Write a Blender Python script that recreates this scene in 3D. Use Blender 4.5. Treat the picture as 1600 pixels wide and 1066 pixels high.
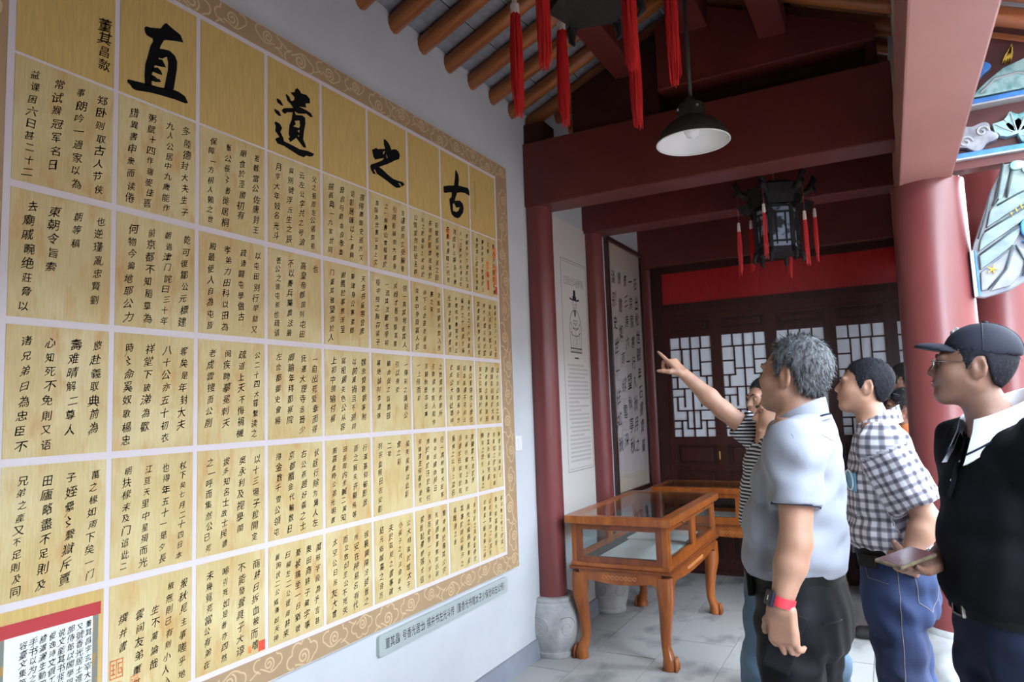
import bpy, bmesh, math, random
import numpy as np
from mathutils import Vector, Matrix, Euler
for _o in list(bpy.data.objects): bpy.data.objects.remove(_o)
SC = bpy.context.scene
COL = SC.collection
rnd = random.Random(7)
PI = math.pi

# ------------------------------------------------------------------ camera, sky, exposure
cam_d = bpy.data.cameras.new('camera')
cam_d.sensor_width = 36.0
cam_d.lens = 1100.0 / 1600.0 * 36.0
cam_d.clip_start = 0.05
cam = bpy.data.objects.new('camera', cam_d); COL.objects.link(cam)
_r = (0.880938, 0.472017, -0.033877); _u = (0.074037, -0.066763, 0.995018); _f = (-0.467403, 0.879058, 0.093761)
cam.matrix_world = Matrix(((_r[0], _u[0], -_f[0], 2.003), (_r[1], _u[1], -_f[1], 0.0), (_r[2], _u[2], -_f[2], 1.52), (0, 0, 0, 1)))
cam_d.dof.use_dof = True; cam_d.dof.focus_distance = 2.8; cam_d.dof.aperture_fstop = 5.0
SC.camera = cam
wd = bpy.data.worlds.new('overcast_sky'); SC.world = wd; wd.use_nodes = True
_bg = wd.node_tree.nodes['Background']
_bg.inputs[0].default_value = (0.74, 0.87, 1.0, 1); _bg.inputs[1].default_value = 23.0
SC.view_settings.view_transform = 'Standard'; SC.view_settings.look = 'None'
SC.view_settings.gamma = 1.0; SC.view_settings.use_curve_mapping = False
SC.view_settings.exposure = 0.0
# ------------------------------------------------------------------ helpers
def pmat(name, col, rough=.5, metal=0., coat=0., var=0., col2=None, scale=6., stretch=(1, 1, 1), bump=0., bscale=60., spec=.5, sss=0., detail=4., sheen=0., coords='Object', ramp=(.35, .65)):
    m = bpy.data.materials.new(name); m.use_nodes = True
    nt = m.node_tree; b = nt.nodes['Principled BSDF']
    b.inputs['Base Color'].default_value = (*col, 1); b.inputs['Roughness'].default_value = rough
    b.inputs['Metallic'].default_value = metal; b.inputs['Coat Weight'].default_value = coat; b.inputs['Coat Roughness'].default_value = .12
    b.inputs['Specular IOR Level'].default_value = spec
    if sss: b.inputs['Subsurface Weight'].default_value = sss; b.inputs['Subsurface Radius'].default_value = (.012, .005, .003); b.inputs['Subsurface Scale'].default_value = 1.
    if sheen: b.inputs['Sheen Weight'].default_value = sheen
    if var or col2 or bump:
        tc = nt.nodes.new('ShaderNodeTexCoord'); mp = nt.nodes.new('ShaderNodeMapping'); mp.inputs['Scale'].default_value = stretch
        if coords == 'World':
            gp = nt.nodes.new('ShaderNodeNewGeometry'); nt.links.new(gp.outputs['Position'], mp.inputs['Vector'])
        else: nt.links.new(tc.outputs[coords], mp.inputs['Vector'])
    if var or col2:
        nz = nt.nodes.new('ShaderNodeTexNoise'); nz.inputs['Scale'].default_value = scale; nz.inputs['Detail'].default_value = detail
        nt.links.new(mp.outputs[0], nz.inputs['Vector'])
        rp = nt.nodes.new('ShaderNodeValToRGB'); rp.color_ramp.elements[0].position = ramp[0]; rp.color_ramp.elements[1].position = ramp[1]
        c1 = tuple(min(1, c * (1 + var)) for c in col); c0 = col2 if col2 else tuple(c * (1 - var) for c in col)
        rp.color_ramp.elements[0].color = (*c0, 1); rp.color_ramp.elements[1].color = (*c1, 1)
        nt.links.new(nz.outputs['Fac'], rp.inputs[0]); nt.links.new(rp.outputs[0], b.inputs['Base Color'])
    if bump:
        n2 = nt.nodes.new('ShaderNodeTexNoise'); n2.inputs['Scale'].default_value = bscale; n2.inputs['Detail'].default_value = 3
        nt.links.new(mp.outputs[0], n2.inputs['Vector'])
        bp = nt.nodes.new('ShaderNodeBump'); bp.inputs['Strength'].default_value = bump; bp.inputs['Distance'].default_value = .01
        nt.links.new(n2.outputs['Fac'], bp.inputs['Height']); nt.links.new(bp.outputs[0], b.inputs['Normal'])
    return m
def glassmat(name, tint=(.93, .96, .96), rough=.02, refl=.90):
    m = bpy.data.materials.new(name); m.use_nodes = True; nt = m.node_tree; nt.nodes.clear()
    out = nt.nodes.new('ShaderNodeOutputMaterial'); t = nt.nodes.new('ShaderNodeBsdfTransparent'); g = nt.nodes.new('ShaderNodeBsdfGlossy')
    t.inputs[0].default_value = (*tint, 1); g.inputs['Roughness'].default_value = rough
    ge = nt.nodes.new('ShaderNodeNewGeometry'); dt = nt.nodes.new('ShaderNodeVectorMath'); dt.operation = 'DOT_PRODUCT'
    nt.links.new(ge.outputs['Normal'], dt.inputs[0]); nt.links.new(ge.outputs['Incoming'], dt.inputs[1])
    def mth(op, a, b):
        n = nt.nodes.new('ShaderNodeMath'); n.operation = op
        for i, v in enumerate((a, b)):
            if v is None: continue
            if isinstance(v, (int, float)): n.inputs[i].default_value = v
            else: nt.links.new(v, n.inputs[i])
        return n.outputs[0]
    fr = mth('ADD', mth('MULTIPLY', mth('POWER', mth('SUBTRACT', 1., mth('ABSOLUTE', dt.outputs['Value'], None)), 5.), refl), .035)
    mx = nt.nodes.new('ShaderNodeMixShader')
    nt.links.new(fr, mx.inputs[0]); nt.links.new(t.outputs[0], mx.inputs[1]); nt.links.new(g.outputs[0], mx.inputs[2]); nt.links.new(mx.outputs[0], out.inputs[0])
    return m

class MB:
    def __init__(s): s.v = []; s.f = []
    def add(s, vs, fs):
        o = len(s.v); s.v += [tuple(map(float, v)) for v in vs]; s.f += [tuple(i + o for i in f) for f in fs]; return s
    def box(s, lo, hi):
        x0, y0, z0 = lo; x1, y1, z1 = hi
        return s.add([(x0, y0, z0), (x1, y0, z0), (x1, y1, z0), (x0, y1, z0), (x0, y0, z1), (x1, y0, z1), (x1, y1, z1), (x0, y1, z1)],
                     [(0, 3, 2, 1), (4, 5, 6, 7), (0, 1, 5, 4), (1, 2, 6, 5), (2, 3, 7, 6), (3, 0, 4, 7)])
    def obox(s, c, half, R=None):
        R = Matrix.Identity(3) if R is None else R
        vs = [Vector(c) + R @ Vector((sx * half[0], sy * half[1], sz * half[2])) for sz in (-1, 1) for sx, sy in ((-1, -1), (1, -1), (1, 1), (-1, 1))]
        return s.add(vs, [(0, 3, 2, 1), (4, 5, 6, 7), (0, 1, 5, 4), (1, 2, 6, 5), (2, 3, 7, 6), (3, 0, 4, 7)])
    def bar(s, p0, p1, w, h, up=(0, 0, 1)):
        p0 = Vector(p0); p1 = Vector(p1); d = p1 - p0; L = d.length; d.normalize(); up = Vector(up)
        sd = d.cross(up); sd.normalize(); u2 = sd.cross(d)
        R = Matrix((d, sd, u2)).transposed()
        return s.obox((p0 + p1) / 2, (L / 2, w / 2, h / 2), R)
    def tube(s, pts, rad, n=8, caps=True, squash=None):
        pts = [Vector(p) for p in pts]; m = len(pts)
        if not hasattr(rad, '__len__'): rad = [rad] * m
        rings = []; prev = None
        for i, p in enumerate(pts):
            t = (pts[min(i + 1, m - 1)] - pts[max(i - 1, 0)])
            if t.length < 1e-9: t = Vector((0, 0, 1))
            t.normalize()
            a = prev if prev is not None else (Vector((0, 0, 1)) if abs(t.z) < .9 else Vector((1, 0, 0)))
            x = a - t * a.dot(t)
            if x.length < 1e-6: x = Vector((1, 0, 0)) - t * t.x
            x.normalize(); prev = x; y = t.cross(x)
            ry = rad[i] * (squash if squash else 1)
            rings.append([p + x * (math.cos(2 * PI * k / n) * rad[i]) + y * (math.sin(2 * PI * k / n) * ry) for k in range(n)])
        vs = [v for r in rings for v in r]; fs = []
        for i in range(m - 1):
            for k in range(n):
                fs.append((i * n + k, i * n + (k + 1) % n, (i + 1) * n + (k + 1) % n, (i + 1) * n + k))
        if caps: fs.append(tuple(range(n))[::-1]); fs.append(tuple((m - 1) * n + k for k in range(n)))
        return s.add(vs, fs)
    def lathe(s, prof, c=(0, 0, 0), n=32, a0=0, a1=2 * PI):
        c = Vector(c); m = len(prof); full = abs(a1 - a0 - 2 * PI) < 1e-6; nn = n if full else n + 1
        vs = [c + Vector((r * math.cos(a0 + (a1 - a0) * k / n), r * math.sin(a0 + (a1 - a0) * k / n), z)) for r, z in prof for k in range(nn)]
        fs = []
        for i in range(m - 1):
            for k in range(n):
                k2 = (k + 1) % nn
                fs.append((i * nn + k, i * nn + k2, (i + 1) * nn + k2, (i + 1) * nn + k))
        return s.add(vs, fs)
    def prism(s, poly, f0, f1):
        n = len(poly); vs = [f0(p) for p in poly] + [f1(p) for p in poly]
        fs = [tuple(range(n))[::-1], tuple(range(n, 2 * n))] + [(i, (i + 1) % n, n + (i + 1) % n, n + i) for i in range(n)]
        return s.add(vs, fs)
    def ribbon(s, pts, w, nrm, off=0.):
        # flat strip along pts, lying in the plane with normal nrm
        pts = [Vector(p) for p in pts]; nrm = Vector(nrm); m = len(pts); vs = []
        for i, p in enumerate(pts):
            t = pts[min(i + 1, m - 1)] - pts[max(i - 1, 0)]; sd = t.cross(nrm); sd.normalize()
            ww = w[i] if hasattr(w, '__len__') else w
            vs += [p + sd * ww / 2 + nrm * off, p - sd * ww / 2 + nrm * off]
        return s.add(vs, [(2 * i, 2 * i + 1, 2 * i + 3, 2 * i + 2) for i in range(m - 1)])
    def mesh(s, name):
        me = bpy.data.meshes.new(name); me.from_pydata(s.v, [], s.f); me.update(); return me
    def build(s, name, mat, parent=None, smooth=False, fix=True, bevel=0., loc=None):
        me = s.mesh(name)
        if fix or bevel:
            bm = bmesh.new(); bm.from_mesh(me)
            if fix: bmesh.ops.recalc_face_normals(bm, faces=bm.faces)
            if bevel:
                bmesh.ops.remove_doubles(bm, verts=bm.verts, dist=1e-5)
                eg = [e for e in bm.edges if len(e.link_faces) == 2 and e.calc_face_angle(0) > .6]
                bmesh.ops.bevel(bm, geom=eg, offset=bevel, segments=2, affect='EDGES', profile=.6, clamp_overlap=True)
            bm.to_mesh(me); bm.free()
        return link(name, me, mat, parent, smooth, loc)
def link(name, me, mat=None, parent=None, smooth=False, loc=None):
    if mat and not me.materials: me.materials.append(mat)
    if smooth is True: me.shade_smooth()
    elif smooth: me.shade_smooth(); me.set_sharp_from_angle(angle=smooth)
    o = bpy.data.objects.new(name, me); COL.objects.link(o)
    if loc is not None: o.location = loc
    if parent is not None:
        o.parent = parent
        if loc is None: o.matrix_parent_inverse = Matrix.Translation(-parent.location)
    return o
def inst(o, parent, loc=None, scale=None, rot=None, name=None):
    c = o.copy(); COL.objects.link(c); c.parent = parent; c.matrix_parent_inverse = Matrix.Identity(4)
    if name: c.name = name
    if loc is not None: c.location = loc
    if scale is not None: c.scale = scale
    if rot is not None: c.rotation_euler = rot
    return c
def piece(name, me, parent, loc, scale=(1, 1, 1), rot=(0, 0, 0), mat=None):
    # one of many alike pieces sharing mesh data; loc is in world space
    if mat and not me.materials: me.materials.append(mat)
    o = bpy.data.objects.new(name, me); COL.objects.link(o)
    o.parent = parent; o.location = Vector(loc) - (parent.location if parent else Vector()); o.scale = scale; o.rotation_euler = rot
    return o
def empty(name, loc=(0, 0, 0)):
    o = bpy.data.objects.new(name, None); COL.objects.link(o); o.location = loc; o.empty_display_size = .1; return o
def tag(o, label=None, cat=None, group=None, kind=None):
    if label: o['label'] = label
    if cat: o['category'] = cat
    if group: o['group'] = group
    if kind: o['kind'] = kind
    return o
def cube_mesh(name, mat, bevel=0.):
    me = MB().box((-.5, -.5, -.5), (.5, .5, .5)).mesh(name)
    if bevel:
        bm = bmesh.new(); bm.from_mesh(me); bmesh.ops.bevel(bm, geom=list(bm.edges), offset=bevel, segments=1, affect='EDGES'); bm.to_mesh(me); bm.free()
    me.materials.append(mat); return me
# ------------------------------------------------------------------ materials of the building
m_wall = pmat('wall_plaster', (.53, .545, .57), .85, var=.04, scale=3, bump=.05, bscale=90)
m_white = pmat('white_plaster', (.62, .61, .58), .85, var=.05, scale=4)
m_base = pmat('grey_skirting', (.25, .27, .32), .7, var=.06, scale=10)
m_red = pmat('oxblood_paint', (.108, .017, .014), .45, var=.10, scale=5, coat=.05, bump=.03, bscale=120)
m_redcol = pmat('column_paint', (.165, .036, .036), .38, var=.06, scale=4, coat=.10, bump=.02, bscale=140)
m_dark = pmat('dark_joinery', (.034, .008, .007), .5, var=.2, scale=8, coat=.0, spec=.3)
m_door = pmat('door_wood', (.042, .008, .006), .42, var=.25, scale=6, stretch=(6, 6, .6), coat=.05, spec=.35)
m_redboard = pmat('bright_red_board', (.36, .006, .008), .4, var=.30, scale=9, stretch=(14, 1, .5), coat=.1)
m_raft = pmat('rafter_wood', (.30, .088, .022), .42, var=.35, scale=5, stretch=(.6, 8, 8), coat=.1)
m_tile = pmat('grey_roof_tile', (.20, .20, .22), .85, var=.14, scale=6, bump=.05)
m_mortar = pmat('white_mortar', (.80, .80, .78), .9, var=.05)
m_floor = pmat('stone_tile', (.41, .40, .39), .62, col2=(.22, .22, .22), scale=2.6, detail=9, ramp=(.36, .47), bump=.05, bscale=40, coords='World', stretch=(1.3, .8, 1))
m_grout = pmat('floor_grout', (.42, .40, .38), .9, var=.1)
m_yard = pmat('courtyard_paving', (.12, .092, .078), .85, var=.08, scale=2)
m_stone = pmat('carved_stone', (.40, .40, .40), .8, var=.22, scale=9, detail=8, bump=.25, bscale=35)
m_pane = bpy.data.materials.new('frosted_pane'); m_pane.use_nodes = True
_b = m_pane.node_tree.nodes['Principled BSDF']; _b.inputs['Base Color'].default_value = (.78, .80, .84, 1); _b.inputs['Roughness'].default_value = .25
_b.inputs['Transmission Weight'].default_value = .0
_nt = m_pane.node_tree; _tr = _nt.nodes.new('ShaderNodeBsdfTranslucent'); _tr.inputs[0].default_value = (.80, .82, .86, 1)
_mx = _nt.nodes.new('ShaderNodeMixShader'); _mx.inputs[0].default_value = .06
_nt.links.new(_b.outputs[0], _mx.inputs[1]); _nt.links.new(_tr.outputs[0], _mx.inputs[2]); _nt.links.new(_mx.outputs[0], _nt.nodes['Material Output'].inputs[0])
S = lambda o, label=None: tag(o, label, None, None, 'structure')

# ------------------------------------------------------------------ floor: stone slabs on a grout bed
floor = S(MB().box((-.25, -3.4, -.2), (2.62, 6.9, -.006)).build('floor', m_grout), 'grey stone paved floor of the gallery')
me_slab = cube_mesh('slab', m_floor)
row = 0
for i, x0 in enumerate([-.115 + .385 * k for k in range(7)]):
    y = -3.3 + (.385 if i % 2 else 0) + .2
    while y < 6.8:
        sl = piece('slab', me_slab, floor, (x0 + .1925, y + .385, -.02), (.385 - .006, .77 - .006, .04))
        sl.location.z += rnd.uniform(-.0012, .0008)
        y += .77
yard = S(MB().box((2.62, -14, -.35), (22, 22, -.06)).build('courtyard_ground', m_yard), 'pale courtyard paving beyond the columns')
S(MB().box((2.55, -3.4, -.2), (2.80, 6.9, -.003)).build('trim_1', m_stone, bevel=.01), 'stone edge step along the gallery')

# ------------------------------------------------------------------ left wall, end walls
wl = S(MB().box((-.25, -3.4, 0), (0, 4.1, 3.52)).box((-.25, 4.1, 0), (0, 6.9, 3.78)).build('wall_left', m_wall, fix=False), 'pale blue-grey plastered gallery wall')
S(MB().box((0, -3.3, 0), (.014, 3.99, .115)).build('baseboard_left', m_base), 'grey painted skirting at the foot of the wall')
for k, (a, b) in enumerate(((4.24, 4.95), (5.20, 6.40))):
    S(MB().box((0, a, 0), (.014, b, .115)).build('baseboard_left', m_base))
S(MB().prism([(-.25, 0), (2.62, 0), (2.62, 3.2), (1.15, 3.96), (-.25, 3.4)], lambda p: (p[0], -3.6, p[1]), lambda p: (p[0], -3.4, p[1])).build('wall_near', m_white), 'plain plaster end wall behind the viewer')
wb = S(MB().prism([(0, 3.14), (2.14, 3.14), (2.14, 3.44), (1.15, 4.12), (0, 3.64)], lambda p: (p[0], 6.46, p[1]), lambda p: (p[0], 6.6, p[1])).build('wall_back', m_white), 'white plastered gable above the lattice doors')

# ------------------------------------------------------------------ roof: rafters, grey tiles, purlins
SL = .445
def roof_z(x, y=0.): return (3.45 if y < 4.11 else 3.67) + (SL * x if x <= 1.15 else SL * 1.15 - SL * (x - 1.15))
ceil = S(empty('ceiling', (0, 0, 3.45)), 'sloping tiled ceiling on round timber rafters')
mb = MB()
for (xa, xb) in ((-.3, 1.15), (1.15, 3.05)):
    for (ya, yb, top) in ((-3.6, 4.11, .32), (4.11, 6.9, .10)):
        za, zb = roof_z(xa, yb - .01 if yb > 5 else 0), roof_z(xb, yb - .01 if yb > 5 else 0)
        mb.prism([(xa, za + .022), (xb, zb + .022), (xb, zb + top), (xa, za + top)], lambda p: (p[0], ya, p[1]), lambda p: (p[0], yb, p[1]))
mb.build('mortar_bed', m_mortar, ceil)
ang = math.atan(SL)
me_tile = cube_mesh('tile', m_tile)
ys = [2.405 + .2425 * k for k in range(-23, 17)]
nsl = 6; L = (1.15 / math.cos(ang)) / nsl
for yk in ys[:-1]:
    yc = yk + .12125
    if yc > 1.4:
        for j in range(nsl):
            sx = (j + .5) * L * math.cos(ang)
            piece('tile', me_tile, ceil, (sx - .011 * math.sin(ang), yc, roof_z(sx, yc) + .011), (L - .009, .2385, .022), (0, -ang, 0))
            if yc > 3.5:
                sx2 = 1.15 + sx
                piece('tile', me_tile, ceil, (sx2, yc, roof_z(sx2, yc) + .011), (L - .009, .2385, .022), (0, ang, 0))
rf = MB().tube([(0, 0, 0), (1, 0, 0)], .045, 10).mesh('rafter'); rf.materials.append(m_raft); rf.shade_smooth()
for yk in ys:
    if yk > 6.35: continue
    for sgn in (0, 1):
        if sgn == 0: o = piece('rafter', rf, ceil, (-.05, yk, roof_z(-.05, yk) - .042 / math.cos(ang)), (1.22 / math.cos(ang), 1, 1), (0, -ang, 0))
        else: o = piece('rafter', rf, ceil, (1.13, yk, roof_z(1.13, yk) - .042 / math.cos(ang)), (1.95 / math.cos(ang), 1, 1), (0, ang, 0))
def purlin(x0, x1, z0, z1, n, mat=m_red): return S(MB().box((x0, -3.5, z0), (x1, 4.15, z1)).box((x0, 4.15, z0 + .22), (x1, 6.5, z1 + .22)).build(n, mat, bevel=.012), None)
purlin(.645, .80, 3.52, 3.655, 'trim_2'); purlin(1.07, 1.23, 3.68, 3.855, 'trim_3'); purlin(1.50, 1.65, 3.52, 3.655, 'trim_4')

# ------------------------------------------------------------------ frames, columns, eave beam
def frame(y0, y1, zb, n, label):
    rz = lambda x: roof_z(x, 0 if n == 1 else 5)
    t = S(empty('tie_beam', (1.05, (y0 + y1) / 2, zb)), label); t.name = 'tie_beam'
    tag(t, label, 'beam', 'tie beams across the gallery'); t['kind'] = 'structure'
    yc0, yc1 = y0 + .03, y1 - .03
    MB().box((0, y0, zb), (2.13, y1, zb + .425)).build('beam', m_red, t, bevel=.01)
    MB().box((0, yc0, zb + .425), (.145, yc1, rz(.0) - .08)).build('post', m_dark, t)
    MB().prism([(.35, zb + .425), (.915, zb + .425), (.915, rz(.9) - .10), (.35, rz(.35) - .10)], lambda p: (p[0], yc0, p[1]), lambda p: (p[0], yc1, p[1])).build('board', m_dark, t)
    MB().prism([(.915, zb + .56), (2.075, zb + .56), (2.075, rz(2.1) - .09), (1.15, rz(1.15) - .12), (.915, rz(.91) - .10)], lambda p: (p[0], y0, p[1]), lambda p: (p[0], y1, p[1])).build('upper_beam', m_red, t, bevel=.008)
    MB().box((.915, yc1 - .03, zb + .425), (2.075, yc1, zb + .56)).build('back_board', m_dark, t)
    MB().box((2.02, yc0, zb + .425), (2.075, yc1, zb + .56)).build('post', m_dark, t)
    return t
frame(4.0, 4.22, 2.81, 1, 'broad oxblood tie beam nearest the viewer, joining wall and big column')
frame(4.98, 5.18, 2.835, 2, 'second oxblood tie beam, behind the hanging lantern')
S(tag(MB().box((-.02, 6.36, 2.775), (2.62, 6.60, 3.15)).build('tie_beam', m_red, bevel=.01), 'rearmost oxblood beam, over the red panel and lattice doors', 'beam', 'tie beams across the gallery'))
eb = S(MB().box((2.122, -3.5, 2.57), (2.35, 6.7, 2.96)).build('eave_beam', pmat('bounce_lit_oxblood', (.40, .185, .165), .5, var=.06, scale=3, bump=.03, bscale=140), bevel=.008))  # oxblood paint lightened all over to imitate courtyard light on the underside
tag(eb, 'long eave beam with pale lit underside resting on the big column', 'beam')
S(MB().box((2.15, -3.5, 2.95), (2.20, 4.1, 3.46)).box((2.15, 4.1, 2.95), (2.20, 6.7, 3.68)).build('wall_right', m_white), 'white infill above the eave beam')
def column(x, y, r0, r1, z0, z1, drum, label, hd=.36, rd=.175):
    t = empty('column', (x, y, 0)); tag(t, label, 'column')
    MB().lathe([(0, z0), (r0, z0), (r0 * 1.0, z0 + (z1 - z0) * .4), (r1, z1), (0, z1)], (x, y, 0), 48).build('shaft', m_redcol, t, smooth=.6)
    if drum:
        k = hd / .36
        d = MB().lathe([(0, 0), (rd * .80, 0), (rd * .83, .012 * k), (rd * .83, .03 * k), (rd * .80, .036 * k), (rd * .90, .09 * k), (rd * .985, .16 * k), (rd, .20 * k), (rd * .97, .26 * k), (rd * .86, .325 * k), (rd * .82, .332 * k), (rd * .83, .345 * k), (rd * .80, .36 * k), (0, .36 * k)], (x, y, 0), 48).build('stone_drum', m_stone, t, smooth=.7)
        mb = MB()
        for c in range(6):
            a = c * PI / 3 - 1.65
            pts = []
            for q in range(22):
                s_ = q / 21; th = s_ * 2 * PI * 1.35; rr = .018 + .052 * s_
                da = rr * math.cos(th) / rd; zz = (.19 + rr * math.sin(th)) * k
                R_ = rd * (.985 if .1 < zz < .26 else .955) + .002
                pts.append((x + R_ * math.cos(a + da), y + R_ * math.sin(a + da), zz))
            mb.tube(pts, .0032, 4)
        mb.build('carving', m_stone, d, smooth=True)
    return t
column(.045, 4.105, .095, .093, .35, 2.82, True, 'oxblood half column on a stone drum beside the big calligraphy panel', .35, .172)
column(.045, 5.075, .078, .076, .32, 2.86, True, 'oxblood half column on a drum between portrait sheet and framed calligraphy', .33, .155)
column(.045, 6.51, .085, .085, .0, 2.80, False, 'oxblood half column in the far corner beside the lattice doors')
column(2.245, 4.12, .172, .163, .40, 2.58, True, 'thick round oxblood column in the foreground under the eave beam', .40, .22)
column(2.64, 5.1, .165, .155, .40, 3.2, True, 'round oxblood column standing behind the capped man', .40, .22)
S(MB().box((2.2, 6.4, 0), (2.35, 6.6, 2.6)).build('trim_5', m_red), 'end post of the lattice wall')
# courtyard far side
S(MB().box((3.4, 11.0, -.1), (18, 11.3, 4.2)).build('wall_far', m_white), 'white courtyard wall far beyond the columns')
m_far = pmat('far_building', (.26, .21, .18), .9, var=.1)
S(MB().box((2.42, -3.4, 0), (2.6, .7, 3.1)).build('wall_right', m_wall), 'closed side wall behind the viewer')
S(MB().box((9.0, -12, -.1), (9.4, 11, 4.4)).build('wall_far', m_far), 'grey building across the courtyard')
S(MB().box((2.42, 5.35, 0), (2.5, 6.62, 3.1)).build('wall_right', m_wall), 'unseen side wall added to keep daylight out of the rear bay')  # unseen wall, added to cut the daylight reaching the rear bay
# ------------------------------------------------------------------ lattice door wall at the far end
DY = 6.42
S(MB().box((.13, DY, 2.715), (2.3, DY + .06, 2.775)).build('trim_6', m_dark), 'dark head rail under the rear beam')
S(MB().box((.13, DY, 2.36), (2.3, DY + .06, 2.42)).build('trim_7', m_dark), 'dark transom rail under the red panel')
S(MB().box((.13, DY, 2.30), (2.3, DY + .05, 2.36)).build('trim_8', m_door))
S(MB().box((.10, DY - .02, -.01), (2.3, DY + .07, .03)).build('trim_11', m_dark), 'door threshold')
S(MB().box((.10, DY - .01, .0), (.19, DY + .06, 2.775)).build('trim_9', m_dark), 'dark jamb beside the corner column')
rp = S(MB().box((.19, DY + .035, 2.42), (2.3, DY + .05, 2.715)).build('trim_10', m_redboard), 'long bright red panel of boards above the doors')
me_bd = cube_mesh('board', m_redboard)
for k in range(12):
    piece('board', me_bd, rp, (.19 + .1755 * (k + .5), DY + .028, 2.5675), (.1748, .016, .292))
me_bar = cube_mesh('lattice_bar', m_door)
LAT = [  # unit-square lattice: (x0, y0, x1, y1)
 (.0, .12, .5, .12), (.25, .0, .25, .12), (.5, .0, .5, 1.), (.0, .26, .28, .26), (.28, .12, .28, .40), (.28, .34, .5, .34), (.0, .40, .28, .40), (.14, .40, .14, .52),
 (.0, .52, .5, .52), (.30, .52, .30, .70), (.0, .60, .30, .60), (.12, .60, .12, .74), (.12, .74, .5, .74), (.0, .84, .34, .84), (.34, .74, .34, .92), (.20, .84, .20, 1.), (.0, .92, .20, .92), (.34, .92, .5, .92)]
def leaf(n, x0, x1):
    d = S(empty('door_%d' % n, ((x0 + x1) / 2, DY + .03, 0)), 'lattice door leaf number %d from the wall, dark red wood' % n)
    y0, y1 = DY + .008, DY + .05; st = .048
    MB().box((x0, y0, .02), (x0 + st, y1, 2.30)).box((x1 - st, y0, .02), (x1, y1, 2.30)).build('stile', m_door, d)
    r = MB()
    for (a, b) in ((.02, .12), (.55, .60), (.90, .95), (1.13, 1.20), (2.105, 2.16), (2.26, 2.30)): r.box((x0 + st, y0, a), (x1 - st, y1, b))
    r.build('rail', m_door, d)
    for (a, b) in ((.12, .55), (.60, .90), (.95, 1.13), (2.16, 2.26)):
        p = MB().box((x0 + st, y0 + .02, a), (x1 - st, y1 - .012, b)).build('panel', m_dark, d)
        if b - a > .08: MB().box((x0 + st + .04, y0 + .008, a + .025), (x1 - st - .04, y0 + .022, b - .025)).build('raised_field', m_door, p, bevel=.006)
    lx0, lx1, lz0, lz1 = x0 + st, x1 - st, 1.20, 2.105
    MB().box((lx0, y1 - .012, lz0), (lx1, y1 - .008, lz1)).build('pane', m_pane, d)
    for (a, b, c, e) in LAT:
        for mir in (0, 1):
            if mir and a == c == .5: continue
            X0, X1 = (a, c) if not mir else (1 - c, 1 - a)
            Z0, Z1 = 1 - e, 1 - b
            w = lx1 - lx0; h = lz1 - lz0
            cx = lx0 + (X0 + X1) / 2 * w; cz = lz0 + (Z0 + Z1) / 2 * h
            piece('lattice_bar', me_bar, d, (cx, y0 + .016, cz), (max((X1 - X0) * w, 0) + .0125, .018, max((Z1 - Z0) * h, 0) + .0125))
    MB().tube([(x1 - .02, y0 - .016, 1.0), (x1 - .02, y0 - .016, 1.07)], .006, 8).build('handle', m_brass, d)
m_brass = pmat('old_brass', (.45, .30, .10), .35, metal=1.)
for n, (a, b) in enumerate(((.19, .6575), (.6575, 1.1275), (1.1275, 1.5975), (1.5975, 2.0475), (2.0475, 2.30))): leaf(n + 1, a, b)

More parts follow.
